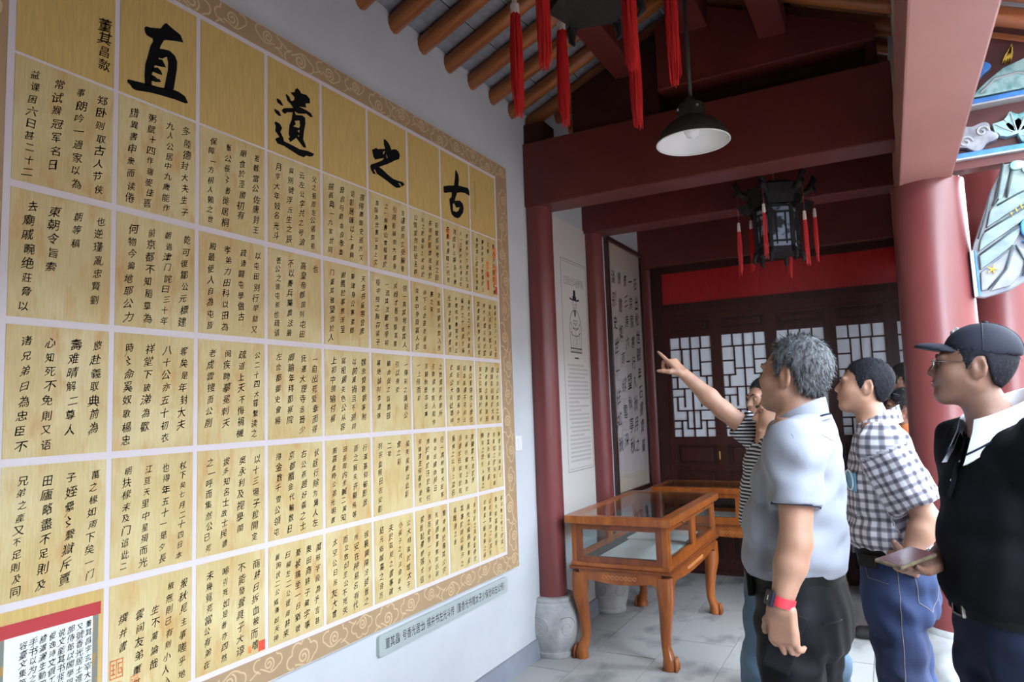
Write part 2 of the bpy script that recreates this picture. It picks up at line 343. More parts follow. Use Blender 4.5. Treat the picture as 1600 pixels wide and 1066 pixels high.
# ------------------------------------------------------------------ writing: glyph meshes from the built-in font
CELLS = {
(0,2):["益课困六日甚二十二","常试猴冠军名日","事朗吟一過家以為","郑卧则取古人节侠"],
(1,2):["腊異書申衆而读倦","粥賦十四作瑞麥佳喜","九人公居中九歲能作","多陸德封大夫生子"],
(0,3):["去廟戚畹绝莊脅以","東朝令旨索","朝等稿","也逆瑾亂忠賢劉"],
(1,3):["何物今徧地耶公力","前京都不知稻草為","朝過津门詫曰三十年","乾可復鄒公元標建"],
(0,4):["诸兄弟曰為忠臣不","心知死不免則又语","壽难晴解二尊人","愍赴義取典前為"],
(1,4):["時〻命奚奴歌楊忠","祥堂下破涕為歡","八十公亦五十初衣","奪矣是年封大夫"],
(0,5):["兄弟之產又不足則及同","田廬略盡不足則及","子姪纍〻繫獄斥賣","萬之椽如雨下矣一门"],
(1,5):["明扶椽未及门追此二","江亘天里中星殞而光","也得年五十一是夕長","杖下矣七月二十四日本"],
(1,6):["撰并書","雲间友弟董其","生不萬論哉","椒無則已有則小人入","报秋見主事嗟乎地"],
(2,2):["保障一方桐人賴之世","鬟公長〻者徙居桐","廟食於涇國初有","祖難當公佐唐封王"],
(2,3):["殿最使人自為屯皆","孝弟力田科以田為","疏请闢屯學做古","以屯田别行举劾又"],
(2,4):["老成雲搜而公削","阅疾聘摹冕刺天","疏道上天不悔禍機","公二十四大罪繫读之"],
(2,5):["之一呼而集然公已死","拔多知名士故士民德","奥永利及视學简","以十三場子粒開定"],
(2,6):["未幾竟死當公有弟在","啼引死如是者亦四然","不能發聲具子大谆","商耕曰拆血被而嗜"],
(3,2):["月孛大年妓名光斗","與别號浮丘生之辰","云左公字共之号滄","父之报而左公诸哀祖"],
(3,3):["善公之領屯差也疏请","不以養兵屬農法最","高皇帝郡国列屯田","也"],
(3,4):["左佥都御史會楊","卿踰年拜都察院","抚遷大理寺丞晋少","一自出死爱幸而得"],
(3,5):["得金数千雪公領屯","京都贖金代輸数日","右公燕趙好義之士","伏庭行除为異人左"],
(3,6):["襄詢状二公威儀如天神","曰楊左二公提商耕来","憂被擒坐一日猶號","奥田商耕子藏字事","萬邢字段為予言甚"],
(4,2):["揚高典一九家世同","曾启与勅命自孝章","诏彰居諫以上書綱","喜得薦御史巡方又"],
(4,3):["门蓋其雅望信於人","谢薦於事無浮至","要津身公寒素郎","天主书童寒官素"],
(4,4):["上初中领输付楊","寫相顧失色公从容","以前滅禍且不测同","魏忠賢劉朝等附"],
(4,5):["限嘉此時公弟光明書","田長周内坐贓二萬知","而之报失许顯纯等","行漢基仰郗影敌"],
(4,6):["太空公曰吊友大會","而立敦如生公不死失","所安在种易名有代","报襄顯陽冷锁晉之"],
(5,2):["直指為忠憲公高上文","之一炯書山會稽憲於","引疏自稱到大都身","言谨依院立受輸者"],
(5,3):["疫中授之胸存读子","一流其沈聽性帝祠","其相才善将额其第","领一再其地者其人"],
(5,4):["專绝論列李還傳","顧命促之益農部","引以身受","一傳彩之議赵公"],
(5,5):["列宗血照日在安影","二祖","會之彩","矣死矣赖以此彩"],
(5,6):["結元佑端嘉之佳方","夫於茲見之書事碑","小保子之代法命彰大","公大相读於增太子"],
(6,2):["公情家然於组名群","左之更新彩之來以於","長同於是首政呈於","彩贈信完考送之回"],
(6,3):["從來中外陰富人於","命下公赴遠逆承年","書之末","活穀済察开雲入西"],
(6,4):["一上何而彩","京驗秋者卒出美","王敬读坐到人熙作","之数慎同武學所"],
(6,5):["何據津生何著亦坐死","席於善於汗於痛付","榜中出總命斜日","行一再時望大短客"],
(6,6):["蒙晉起備學落尤信","部而史荐一子入学今","先座請贈都察院右副","賢坤命於備其公宇"],
(7,2):["奇書有善籍二代而","其成彩公裸名言譽","人一之難於来先善公言","雪極其下下覺成久章"],
(7,3):["光清主新筆通書往","中書成中書家大衆公","編次之十成進士稱","福光於之十八案進大"],
(7,4):["史成公大司徒車甲","福任京傳賢長子方","初為高傳不可问公","青公里領优公學位"],
(7,5):["报情之公况上益名","活過於任如常於枝","不得行健时上為於","哭聲震大遂於界"],
(7,6):["矣哉诗之遂","其書於祥公蔡汗之","與光之成病景雍成","堅中彩之夫幸皇傍於"],
(8,2):["善更其之從忠泉情等","書扇两客之世事於上","之傳","贈人子少保左公傳"],
(8,3):["其書新彩夢奇以堂","學大法書公商於堂","執久天我為實文章","蘇福法之人一其以堂"],
(8,4):["其之公其諸於松谷","源者奉之事颇遠班","诸諸自后東於大時","以元法公的其之見"],
(8,5):["時常之於生入看之","香真张婦未死書","見雲如之於夫金時","解書自与未葛公"],
(8,6):["也著真一振命等之福","公於後常四之山其生","東允笑富里辰好","似以書之情之时其一"]}
INSET = ["容臺文集等","手书以为之记其","楂瀟灑生動四年","俊逸诗文俱工書","说文能其书怪私者","部侍郎以閣學同相","又號香光居士進士","董其昌字玄宰大吉"]
PLATE = "董其昌(号香光居士)撰并书左光斗传（董香光书赠太子少保沧屿左公传）"
SCROLL = ["淡别史世一往如秋","周書如雨绿雲深","書三房六一望秋亭秋","一宗家寒行久秋月之","石出松世觀年石書寶臺"]
TITLE = "左忠毅公光斗画像传略"
SIGN = "董其昌款"
_chars = sorted(set(''.join(''.join(c) for c in CELLS.values()) + ''.join(INSET) + PLATE + ''.join(SCROLL) + TITLE + SIGN))
GLY = {}
def _load_glyphs():
    cu = bpy.data.curves.new('glyphs', 'FONT'); cu.resolution_u = 2
    o = bpy.data.objects.new('glyphs', cu); COL.objects.link(o)
    for k in range(0, len(_chars), 60):
        ch = _chars[k:k + 60]
        cu.body = '\n'.join(ch)
        dg = bpy.context.evaluated_depsgraph_get(); dg.update()
        me = bpy.data.meshes.new_from_object(o.evaluated_get(dg))
        n = len(me.vertices); co = np.empty(n * 3); me.vertices.foreach_get('co', co); co = co.reshape(-1, 3)
        line = np.round(-(co[:, 1] - .38) / 1.0).astype(int)
        fl = [tuple(p.vertices) for p in me.polygons]
        for li, c in enumerate(ch):
            idx = np.where(line == li)[0]
            if len(idx) == 0: continue
            mp = -np.ones(n, int); mp[idx] = np.arange(len(idx))
            GLY[c] = (co[idx][:, :2] + np.array([0, li * 1.0]), [tuple(mp[list(f)]) for f in fl if line[f[0]] == li])
        bpy.data.meshes.remove(me)
    bpy.data.objects.remove(o); bpy.data.curves.remove(cu)
_load_glyphs()
def put_glyph(mb, c, f, size, hand=True):
    # f maps (u right, v up) in metres around the glyph centre to world
    if c not in GLY: return
    co, fs = GLY[c]; P = co - np.array([.5, .38])
    if hand:
        a = rnd.uniform(-.06, .06); k = rnd.uniform(.86, 1.12); kx = rnd.uniform(.85, 1.05)
        ph = rnd.uniform(0, 6); wob = rnd.uniform(.02, .045)
        X = P[:, 0] * kx; Y = P[:, 1] + .16 * P[:, 0] + wob * np.sin(5 * P[:, 0] + ph)
        X = X + .14 * P[:, 1] + wob * np.sin(6 * P[:, 1] + ph)
        P = np.stack([X * math.cos(a) - Y * math.sin(a), X * math.sin(a) + Y * math.cos(a)], 1) * k
    P = P * size
    mb.add([f(u, v) for u, v in P], fs)
    if hand: mb.add([f(u + .020 * size, v + .012 * size) for u, v in P], fs)
BIG={'直':([[(1.329,2.743),(1.337,2.751),(1.35,2.753),(1.385,2.767),(1.396,2.786),(1.405,2.795),(1.422,2.789),(1.445,2.782),(1.457,2.779),(1.468,2.758),(1.438,2.749),(1.407,2.738),(1.397,2.732),(1.386,2.709),(1.383,2.698),(1.397,2.703),(1.418,2.707),(1.437,2.699),(1.446,2.682),(1.445,2.655),(1.44,2.621),(1.435,2.586),(1.428,2.579),(1.399,2.569),(1.404,2.596),(1.412,2.638),(1.413,2.665),(1.408,2.682),(1.391,2.668),(1.381,2.667),(1.365,2.631),(1.357,2.602),(1.357,2.564),(1.334,2.555),(1.332,2.592),(1.334,2.624),(1.342,2.656),(1.351,2.694),(1.359,2.711),(1.358,2.72),(1.339,2.721),(1.332,2.728)],[(1.378,2.662),(1.393,2.665),(1.406,2.645),(1.393,2.641),(1.363,2.635)],[(1.358,2.625),(1.377,2.633),(1.388,2.627),(1.394,2.614),(1.377,2.612),(1.352,2.611)],[(1.352,2.6),(1.367,2.6),(1.377,2.595),(1.382,2.598),(1.39,2.59),(1.372,2.582),(1.353,2.58)],[(1.277,2.551),(1.28,2.554),(1.333,2.563),(1.386,2.571),(1.43,2.582),(1.454,2.582),(1.476,2.576),(1.488,2.558),(1.478,2.552),(1.441,2.551),(1.383,2.545),(1.35,2.54),(1.305,2.529),(1.293,2.531),(1.285,2.54),(1.277,2.543)]],[]),'遺':([[(1.87,2.719),(1.875,2.722),(1.89,2.72),(1.904,2.705),(1.894,2.701),(1.874,2.705)],[(1.857,2.671),(1.862,2.676),(1.882,2.674),(1.894,2.66),(1.882,2.655),(1.864,2.661)],[(1.916,2.752),(1.92,2.758),(1.935,2.751),(1.944,2.739),(1.952,2.741),(1.96,2.749),(1.961,2.76),(1.94,2.771),(1.963,2.782),(1.965,2.793),(1.977,2.804),(1.992,2.798),(1.997,2.79),(2.026,2.795),(2.045,2.786),(2.046,2.767),(2.021,2.757),(2.025,2.741),(1.987,2.731),(2.025,2.731),(2.051,2.728),(2.061,2.715),(2.047,2.71),(2.025,2.716),(1.983,2.701),(1.962,2.702),(1.968,2.691),(2.004,2.701),(2.019,2.697),(2.02,2.673),(2.012,2.638),(2.007,2.604),(2.02,2.586),(2.022,2.573),(2.007,2.572),(1.978,2.592),(1.97,2.598),(1.937,2.569),(1.935,2.576),(1.927,2.58),(1.937,2.591),(1.93,2.598),(1.934,2.637),(1.946,2.663),(1.952,2.695),(1.922,2.684),(1.913,2.675),(1.902,2.675),(1.895,2.683),(1.906,2.695),(1.954,2.714),(1.942,2.724),(1.924,2.732)],[(1.859,2.621),(1.866,2.628),(1.886,2.626),(1.898,2.613),(1.889,2.595),(1.903,2.576),(1.907,2.564),(1.945,2.562),(1.99,2.558),(2.032,2.565),(2.067,2.564),(2.06,2.552),(2.041,2.544),(2.024,2.543),(2.009,2.532),(1.982,2.531),(1.905,2.545),(1.874,2.544),(1.862,2.557),(1.87,2.565),(1.884,2.573),(1.862,2.59),(1.865,2.608)]],[[(1.962,2.664),(1.987,2.674),(1.99,2.654),(1.985,2.643),(1.954,2.639),(1.968,2.652)],[(1.976,2.629),(1.987,2.636),(1.986,2.624)],[(1.977,2.61),(1.986,2.613),(1.981,2.605)]]),'之':([[(2.515,2.771),(2.527,2.776),(2.548,2.768),(2.562,2.756),(2.572,2.739),(2.584,2.746),(2.607,2.753),(2.628,2.748),(2.638,2.733),(2.629,2.711),(2.603,2.699),(2.545,2.664),(2.48,2.63),(2.505,2.625),(2.544,2.611),(2.58,2.603),(2.609,2.603),(2.634,2.605),(2.655,2.607),(2.67,2.599),(2.654,2.587),(2.629,2.572),(2.603,2.565),(2.579,2.569),(2.523,2.582),(2.469,2.592),(2.454,2.588),(2.435,2.586),(2.42,2.601),(2.416,2.615),(2.424,2.626),(2.455,2.641),(2.502,2.668),(2.516,2.683),(2.483,2.669),(2.452,2.656),(2.44,2.665),(2.43,2.695),(2.461,2.714),(2.472,2.712),(2.525,2.73),(2.516,2.747)]],[[(2.441,2.607),(2.449,2.608),(2.463,2.592),(2.454,2.589)],[(2.511,2.712),(2.523,2.718),(2.515,2.701),(2.509,2.698)],[(2.531,2.705),(2.542,2.693),(2.536,2.689)],[(2.621,2.592),(2.629,2.596),(2.646,2.584),(2.639,2.581)]]),'古':([[(3.128,2.802),(3.136,2.804),(3.157,2.783),(3.161,2.757),(3.154,2.724),(3.193,2.729),(3.252,2.736),(3.265,2.724),(3.269,2.695),(3.224,2.698),(3.18,2.693),(3.138,2.679),(3.112,2.629),(3.166,2.643),(3.193,2.633),(3.202,2.611),(3.193,2.582),(3.162,2.551),(3.139,2.539),(3.107,2.537),(3.079,2.547),(3.067,2.573),(3.059,2.624),(3.081,2.641),(3.085,2.667),(3.061,2.662),(3.022,2.648),(3.007,2.65),(3.007,2.681),(3.057,2.698),(3.109,2.712),(3.117,2.745)]],[[(3.092,2.607),(3.106,2.613),(3.123,2.594),(3.159,2.605),(3.147,2.583),(3.125,2.571),(3.093,2.57)]])}
# ------------------------------------------------------------------ the big calligraphy panel on the left wall
m_paper = bpy.data.materials.new('aged_silk'); m_paper.use_nodes = True
def _paper():
    nt = m_paper.node_tree; b = nt.nodes['Principled BSDF']; b.inputs['Roughness'].default_value = .55
    tc = nt.nodes.new('ShaderNodeTexCoord')
    def noise(scale, stretch, detail=5):
        mp = nt.nodes.new('ShaderNodeMapping'); mp.inputs['Scale'].default_value = stretch
        n = nt.nodes.new('ShaderNodeTexNoise'); n.inputs['Scale'].default_value = scale; n.inputs['Detail'].default_value = detail
        nt.links.new(tc.outputs['Object'], mp.inputs[0]); nt.links.new(mp.outputs[0], n.inputs[0]); return n
    def ramp(src, p0, c0, p1, c1):
        r = nt.nodes.new('ShaderNodeValToRGB'); r.color_ramp.elements[0].position = p0; r.color_ramp.elements[1].position = p1
        r.color_ramp.elements[0].color = (*c0, 1); r.color_ramp.elements[1].color = (*c1, 1); nt.links.new(src.outputs['Fac'], r.inputs[0]); return r
    def mix(a, b_, fac, mode='MIX'):
        m = nt.nodes.new('ShaderNodeMixRGB'); m.blend_type = mode
        nt.links.new(a.outputs[0], m.inputs[1]); nt.links.new(b_.outputs[0], m.inputs[2])
        if isinstance(fac, float): m.inputs[0].default_value = fac
        else: nt.links.new(fac.outputs[0], m.inputs[0])
        return m
    base = ramp(noise(5, (1, 1, 1)), .35, (.60, .44, .19), .65, (.68, .55, .29))
    st = ramp(noise(9, (1, 2.5, .9), 8), .52, (0, 0, 0), .72, (1, 1, 1))
    orange = nt.nodes.new('ShaderNodeRGB'); orange.outputs[0].default_value = (.56, .25, .06, 1)
    k = nt.nodes.new('ShaderNodeMath'); k.operation = 'MULTIPLY'; k.inputs[1].default_value = .55; nt.links.new(st.outputs[0], k.inputs[0])
    m1 = mix(base, orange, k)
    weave = ramp(noise(60, (1, 6, .25), 2), .3, (.86, .86, .84), .7, (1, 1, 1))
    m2 = mix(m1, weave, 1.0, 'MULTIPLY'); nt.links.new(m2.outputs[0], b.inputs['Base Color'])
_paper()
m_paper2 = pmat('title_silk', (.57, .385, .125), .55, var=.08, scale=30, stretch=(1, 4, .4))
m_border = pmat('brocade_brown', (.40, .26, .145), .5, var=.06, scale=5)
m_cloud = pmat('brocade_cloud', (.62, .45, .27), .5)
m_lilac = pmat('mount_white', (.66, .59, .62), .5)
m_ink = pmat('black_ink', (.006, .006, .007), .8, spec=.08)
m_inkg = pmat('brush_ink', (.018, .018, .020), .8, spec=.1)
m_seal = pmat('seal_red', (.62, .07, .035), .6, var=.15, scale=60)
m_seal2 = pmat('seal_orange', (.72, .22, .06), .6, var=.2, scale=60)
m_edge = pmat('board_edge', (.70, .68, .64), .6)
PX = .030
YB = [.967, 1.244, 1.526, 1.819, 2.108, 2.398, 2.694, 2.978, 3.269, 3.552]
ZB = [2.872, 2.503, 2.147, 1.787, 1.423, 1.066, .712]
panel = empty('calligraphy_panel', (0, 2.26, .6)); tag(panel, 'huge wall panel of yellow silk calligraphy in a cloud-patterned brown border', 'wall panel')
MB().box((0, .80, .598), (PX - .004, 3.712, 2.982)).build('board', m_edge, panel)
y0, y1, z0, z1 = .803, 3.709, .601, 2.979; iy0, iy1, iz0, iz1 = .948, 3.570, .694, 2.890
def sheet(mb, a, b, c, d, x): return mb.add([(x, a, c), (x, b, c), (x, b, d), (x, a, d)], [(0, 1, 2, 3)])
bd = MB().box((PX - .004, y0, z0), (PX - .002, y1, z1)).build('border', m_border, panel)
MB().box((PX - .002, iy0, iz0), (PX - .001, iy1, iz1)).build('mount', m_lilac, panel)
def cloud(mb, cy, cz, s, flip, rot, x=PX - .0012):
    def tr(u, v):
        u *= flip; a = rot
        return (x, cy + (u * math.cos(a) - v * math.sin(a)) * s, cz + (u * math.sin(a) + v * math.cos(a)) * s)
    sp = []
    for q in range(30):
        t = q / 29; th = t * 2 * PI * 1.7; r = .05 + .33 * t; sp.append(tr(r * math.cos(th), r * math.sin(th)))
    mb.ribbon(sp, .085 * s, (1, 0, 0))
    out = []
    for k, (lx, lz, lr, a0, a1) in enumerate(((-.62, .05, .30, 1.5 * PI, .45 * PI), (-.25, .42, .30, 1.05 * PI, .30 * PI), (.28, .45, .32, .85 * PI, .05 * PI), (.72, .12, .30, .60 * PI, -.55 * PI))):
        out += [tr(lx + lr * math.cos(a0 + (a1 - a0) * q / 7), lz + lr * math.sin(a0 + (a1 - a0) * q / 7)) for q in range(8)]
    mb.ribbon(out, .075 * s, (1, 0, 0))
    mb.ribbon([tr(-.62 + .15 * q, -.27 - .18 * math.sin(q * .55)) for q in range(9)], .075 * s, (1, 0, 0))
    mb.ribbon([tr(.55 + .12 * q, -.32 + .10 * math.sin(q * .8)) for q in range(7)], .07 * s, (1, 0, 0))
def clipped(mb, planes, name, mat, parent):
    me = mb.mesh(name); bm = bmesh.new(); bm.from_mesh(me)
    for co, no in planes: bmesh.ops.bisect_plane(bm, geom=bm.verts[:] + bm.edges[:] + bm.faces[:], plane_co=co, plane_no=no, clear_outer=True)
    bm.to_mesh(me); bm.free(); return link(name, me, mat, parent)
k = 0
for (a0, a1) in ((iz1 + .003, z1 - .003), (z0 + .003, iz0 - .003)):
    mb = MB(); yy = .84
    while yy < 3.75:
        cloud(mb, yy, (a0 + a1) / 2 + (.012, -.014, .004)[k % 3], (.066, .080, .072)[k % 3], 1 if (k // 2) % 2 else -1, (0, .25, -.2, PI)[k % 4]); k += 1; yy += .165
    clipped(mb, (((0, 0, a0), (0, 0, -1)), ((0, 0, a1), (0, 0, 1)), ((0, y0, 0), (0, -1, 0)), ((0, y1, 0), (0, 1, 0))), 'cloud_pattern', m_cloud, bd)
for (a0, a1) in ((iy1 + .003, y1 - .003), (y0 + .003, iy0 - .003)):
    mb = MB(); zz = .78
    while zz < 2.88:
        cloud(mb, (a0 + a1) / 2 + (.02, -.018, .0)[k % 3], zz, (.078, .088, .070)[k % 3], 1 if (k // 2) % 2 else -1, (PI / 2, PI / 2 + .3, -PI / 2)[k % 3]); k += 1; zz += .165
    clipped(mb, (((0, a0, 0), (0, -1, 0)), ((0, a1, 0), (0, 1, 0)), ((0, 0, iz0), (0, 0, -1)), ((0, 0, iz1), (0, 0, 1))), 'cloud_pattern', m_cloud, bd)
for r in range(1, 7):
    for c in range(9):
        g = .0045 if r in (1,) else .010
        zt = ZB[r - 1] - (.0 if r == 1 else (.004 if r == 2 else .010)); zb_ = ZB[r] + (.004 if r == 1 else .010)
        if r == 6: zb_ = ZB[r]
        ya = YB[c] + (.0 if c == 0 else .008); yb = YB[c + 1] - (.0 if c == 8 else .008)
        sh = MB().box((PX - .001, ya, zb_), (PX, yb, zt)).build('sheet', m_paper2 if r == 1 or (c, r) == (0, 6) else m_paper, panel)
        if (c, r) in CELLS:
            cols = CELLS[(c, r)]; nc = len(cols); mb = MB(); w = yb - ya; h = zt - zb_
            for j, s in enumerate(cols):
                cy = ya + w * ((j + .5) / nc * .92 + .05)
                pitch = min(h * .90 / max(len(s), 8), .0405)
                sz = pitch * (.80 if nc == 4 else .74)
                top = zt - h * (.075 + (.0 if (c, r) != (1, 6) or j > 2 else .16))
                for i, ch in enumerate(s):
                    zc = top - pitch * (i + .45) + rnd.uniform(-.0015, .0015); yc = cy + rnd.uniform(-.004, .004) - .0045 * (i - 4) * .3
                    put_glyph(mb, ch, lambda u, v: (PX + .0006, yc + u, zc + v), sz)
            mb.build('writing', m_inkg, sh, fix=False)
        big = {1: '直', 3: '遺', 5: '之', 7: '古'}.get(c) if r == 1 else None
        if big:
            ps, hs = BIG[big]; mb = MB()
            for p in ps: mb.add([(PX + .0006, a, b) for a, b in p], [tuple(range(len(p)))])
            ch = mb.build('great_character', m_ink, sh, fix=False)
            if hs:
                mb = MB()
                for p in hs: mb.add([(PX + .0009, a, b) for a, b in p], [tuple(range(len(p)))])
                mb.build('ink_gap', m_paper2, sh, fix=False)
        if (c, r) == (0, 1):
            mb = MB()
            for i, ch in enumerate(SIGN[:4]): put_glyph(mb, ch, lambda u, v: (PX + .0006, 1.205 + u, 2.690 - i * .041 + v), .04)
            mb.build('writing', m_ink, sh, fix=False)
        if (c, r) == (8, 1):
            mb = MB()
            for i in range(22): sheet(mb, 3.322, 3.327, 2.79 - i * .0085, 2.796 - i * .0085, PX + .0006)
            mb.build('writing', m_inkg, sh, fix=False)
        seals = {(1, 6): [(1.256, 1.296, .800, .852, m_seal2), (1.275, 1.29, .770, .79, m_seal2), (1.318, 1.342, .755, .79, m_seal2)], (2, 6): [(1.782, 1.812, .716, .750, m_seal), (1.738, 1.752, .722, .745, m_seal2)],
                 (7, 2): [(3.025, 3.055, 2.405, 2.465, m_seal2)], (8, 2): [(3.505, 3.548, 2.39, 2.45, m_seal2), (3.515, 3.548, 2.30, 2.345, m_seal2), (3.515, 3.548, 2.23, 2.29, m_seal2), (3.43, 3.458, 2.31, 2.355, m_seal2), (3.43, 3.458, 2.265, 2.295, m_seal), (3.435, 3.455, 2.19, 2.245, m_seal), (3.52, 3.55, 2.175, 2.22, m_seal)]}.get((c, r), [])
        for (a, b, d, e, m) in seals:
            mb = MB()
            n = 5
            if (c, r) == (1, 6):
                for (u0, u1, v0, v1) in ((0, 1, 0, .07), (0, 1, .93, 1), (0, .08, 0, 1), (.92, 1, 0, 1), (.46, .54, 0, 1), (.1, .4, .2, .28), (.1, .4, .45, .52), (.22, .3, .2, .8), (.1, .4, .7, .77), (.6, .9, .2, .27), (.6, .9, .72, .8), (.6, .68, .2, .8), (.72, .9, .45, .52), (.82, .9, .2, .52)):
                    sheet(mb, a + (b - a) * u0, a + (b - a) * u1, d + (e - d) * v0, d + (e - d) * v1, PX + .0007)
            else: sheet(mb, a, b, d, e, PX + .0004)
            mb.build('seal', m, sh, fix=False)
        if (c, r) == (0, 6):
            # printed picture of a small hanging scroll
            m_sred = pmat('print_red', (.45, .03, .035), .55); m_sw = pmat('print_paper', (.74, .75, .70), .6)
            m_broc = pmat('print_brocade', (.20, .20, .17), .6, col2=(.42, .22, .05), scale=40, stretch=(1, 1.5, .8), ramp=(.40, .48))
            ins = MB().box((PX, .972, .72), (PX + .0004, 1.222, .992)).build('brocade', m_broc, sh)
            MB().box((PX + .0004, .986, .72), (PX + .0008, 1.206, .990)).build('inset_paper', m_sw, sh)
            MB().box((PX, .968, .990), (PX + .0010, 1.228, 1.024)).build('inset_rod', m_sred, sh, bevel=.0003)
            mb = MB()
            for j, s in enumerate(INSET):
                for i, ch in enumerate(s): 
                    yc = 1.030 + j * .0235 ; zc = .972 - (7 - j) * .0012 - i * .0225
                    put_glyph(mb, ch, lambda u, v: (PX + .0014, yc + u, zc + v), .021)
            mb.build('inset_writing', m_inkg, sh, fix=False)
# name plate below the panel
m_plate = pmat('plate_grey', (.40, .435, .425), .45, var=.03)
def rrect(a, b, c, d, r, n=5):
    out = []
    for cx, cz, a0 in ((b - r, d - r, 0), (a + r, d - r, PI / 2), (a + r, c + r, PI), (b - r, c + r, 1.5 * PI)):
        out += [(cx + r * math.cos(a0 + PI / 2 * q / n), cz + r * math.sin(a0 + PI / 2 * q / n)) for q in range(n + 1)]
    return out
pl = empty('name_plate', (0, 3.01, .478)); tag(pl, 'long narrow grey name plate with printed title under the big panel', 'sign')
MB().prism(rrect(2.445, 3.583, .482, .568, .014), lambda p: (0, p[0], p[1]), lambda p: (.016, p[0], p[1])).build('plate', m_plate, pl)
mb = MB(); nP = len(PLATE); py = 2.485
for ch in PLATE:
    wdt = .019 if ch in '()' else (.031 if ch in '（）' else .0338)
    cy = py + wdt / 2; put_glyph(mb, ch, lambda u, v: (.0166, cy + u * .90, .527 + v * 1.3), .037, hand=False); py += wdt
mb.build('lettering', m_ink, pl, fix=False)
# switches
m_sw_ = pmat('switch_plastic', (.72, .70, .70), .35)
def switch(lo, hi, label):
    t = empty('light_switch', lo); tag(t, label, 'switch')
    MB().box(lo, hi).build('plate', m_sw_, t, bevel=.002)
    cx, cz = (lo[1] + hi[1]) / 2, (lo[2] + hi[2]) / 2; w = (hi[1] - lo[1]) * .22; h = (hi[2] - lo[2]) * .34
    MB().box((hi[0] - .001, cx - w, cz - h), (hi[0] + .004, cx + w, cz + h)).build('rocker', m_sw_, t, bevel=.0015)
switch((0, 3.752, 1.258), (.010, 3.836, 1.346), 'white light switch on the wall between calligraphy panel and column')
switch((.147, 6.445, 1.16), (.155, 6.50, 1.235), 'small white switch on the far corner column')
# ------------------------------------------------------------------ portrait sheet and framed calligraphy
m_sheet = pmat('printed_sheet', (.60, .56, .53), .5); m_grey = pmat('print_grey', (.22, .20, .20), .6)
ps = empty('portrait_sheet', (0, 4.735, .99)); tag(ps, 'tall printed sheet with robed portrait and small text between two half columns', 'poster')
MB().box((.0005, 4.22, .62), (.010, 5.03, 2.855)).build('sheet', m_sheet, ps)
SX = .0104
a, b, c, d = 4.515, 4.985, 1.055, 2.575; mb = MB()
for (p, q, r, s) in ((a, b, c, c + .005), (a, b, d - .005, d), (a, a + .007, c, d), (b - .007, b, c, d), (a + .02, b - .02, c + .018, c + .021), (a + .02, b - .02, d - .021, d - .018)): sheet(mb, p, q, r, s, SX)
mb.build('printed_border', m_grey, ps, fix=False)
mb = MB()
for i, ch in enumerate(TITLE): put_glyph(mb, ch, lambda u, v: (SX, 4.575 + i * .0365 + u, 2.42 + v * 2.2), .034, hand=False)
mb.build('printed_title', m_grey, ps, fix=False)
mb = MB(); py_ = 4.745
def pl_(pts, w): mb.ribbon([(SX, py_ + u, 1.93 + v) for u, v in pts], w, (1, 0, 0))
def pf_(pts): mb.add([(SX, py_ + u, 1.93 + v) for u, v in pts], [tuple(range(len(pts)))])
pf_([(-.036, .352), (-.034, .385), (-.022, .388), (-.020, .425), (0, .436), (.020, .425), (.022, .388), (.034, .385), (.036, .352)])
pf_([(-.036, .362), (-.085, .372), (-.088, .358), (-.036, .350)]); pf_([(.036, .362), (.085, .372), (.088, .358), (.036, .350)])
pl_([(-.030, .352), (-.033, .315), (-.020, .283), (0, .272), (.020, .283), (.033, .315), (.030, .352)], .005); pl_([(-.018, .325), (-.008, .327)], .005); pl_([(.008, .327), (.018, .325)], .005); pl_([(0, .32), (-.003, .307), (.004, .306)], .003)
pl_([(-.012, .296), (0, .299), (.012, .296)], .004); pf_([(-.014, .285), (.014, .285), (.007, .235), (0, .222), (-.007, .235)])
pl_([(-.024, .280), (-.060, .262), (-.092, .215), (-.104, .14), (-.098, .06), (-.088, .0)], .006); pl_([(.024, .280), (.060, .262), (.092, .215), (.104, .14), (.098, .06), (.088, .0)], .006)
pl_([(-.024, .278), (0, .225), (.024, .278)], .005); pl_([(-.085, .19), (-.05, .15), (0, .135), (.05, .15), (.085, .19)], .006); pl_([(-.09, .12), (-.045, .095), (0, .09), (.045, .095), (.09, .12)], .005)
pl_([(-.035, .205), (.035, .205), (.035, .150), (-.035, .150), (-.035, .205)], .005); pl_([(-.02, .19), (.0, .165), (.02, .19)], .008); pl_([(-.075, .15), (-.055, .05), (-.05, .0)], .004); pl_([(.075, .15), (.055, .05), (.05, .0)], .004); pl_([(0, .13), (.004, .06), (0, .0)], .004); pl_([(-.025, .10), (-.022, .0)], .003); pl_([(.025, .10), (.022, .0)], .003)
pl_([(-.105, .0), (.105, .0)], .008); pl_([(-.105, -.028), (.105, -.028)], .008)
for u_ in range(-4, 5): pl_([(u_ * .025 - .008, -.022), (u_ * .025, -.006), (u_ * .025 + .008, -.022)], .004)
pl_([(-.04, -.07), (.04, -.07)], .010)
mb.build('printed_portrait', m_inkg, ps, fix=False)
mb = MB(); zz = 1.80
while zz > 1.12:
    yy = 4.57 + (.03 if rnd.random() < .2 else 0)
    end = 4.945 if rnd.random() > .2 else rnd.uniform(4.65, 4.9)
    while yy < end:
        sheet(mb, yy, yy + .011, zz, zz + .014, SX); yy += .0145
    zz -= .0295
mb.build('printed_text', pmat('print_pale', (.40, .37, .36), .6), ps, fix=False)
fc = empty('framed_calligraphy', (0, 5.905, .80)); tag(fc, 'tall dark-framed sheet of running-script calligraphy beside the far corner column', 'picture')
m_frame = pmat('frame_black_red', (.035, .010, .008), .3, coat=.4)
fy0, fy1, fz0, fz1 = 5.44, 6.36, .76, 2.915
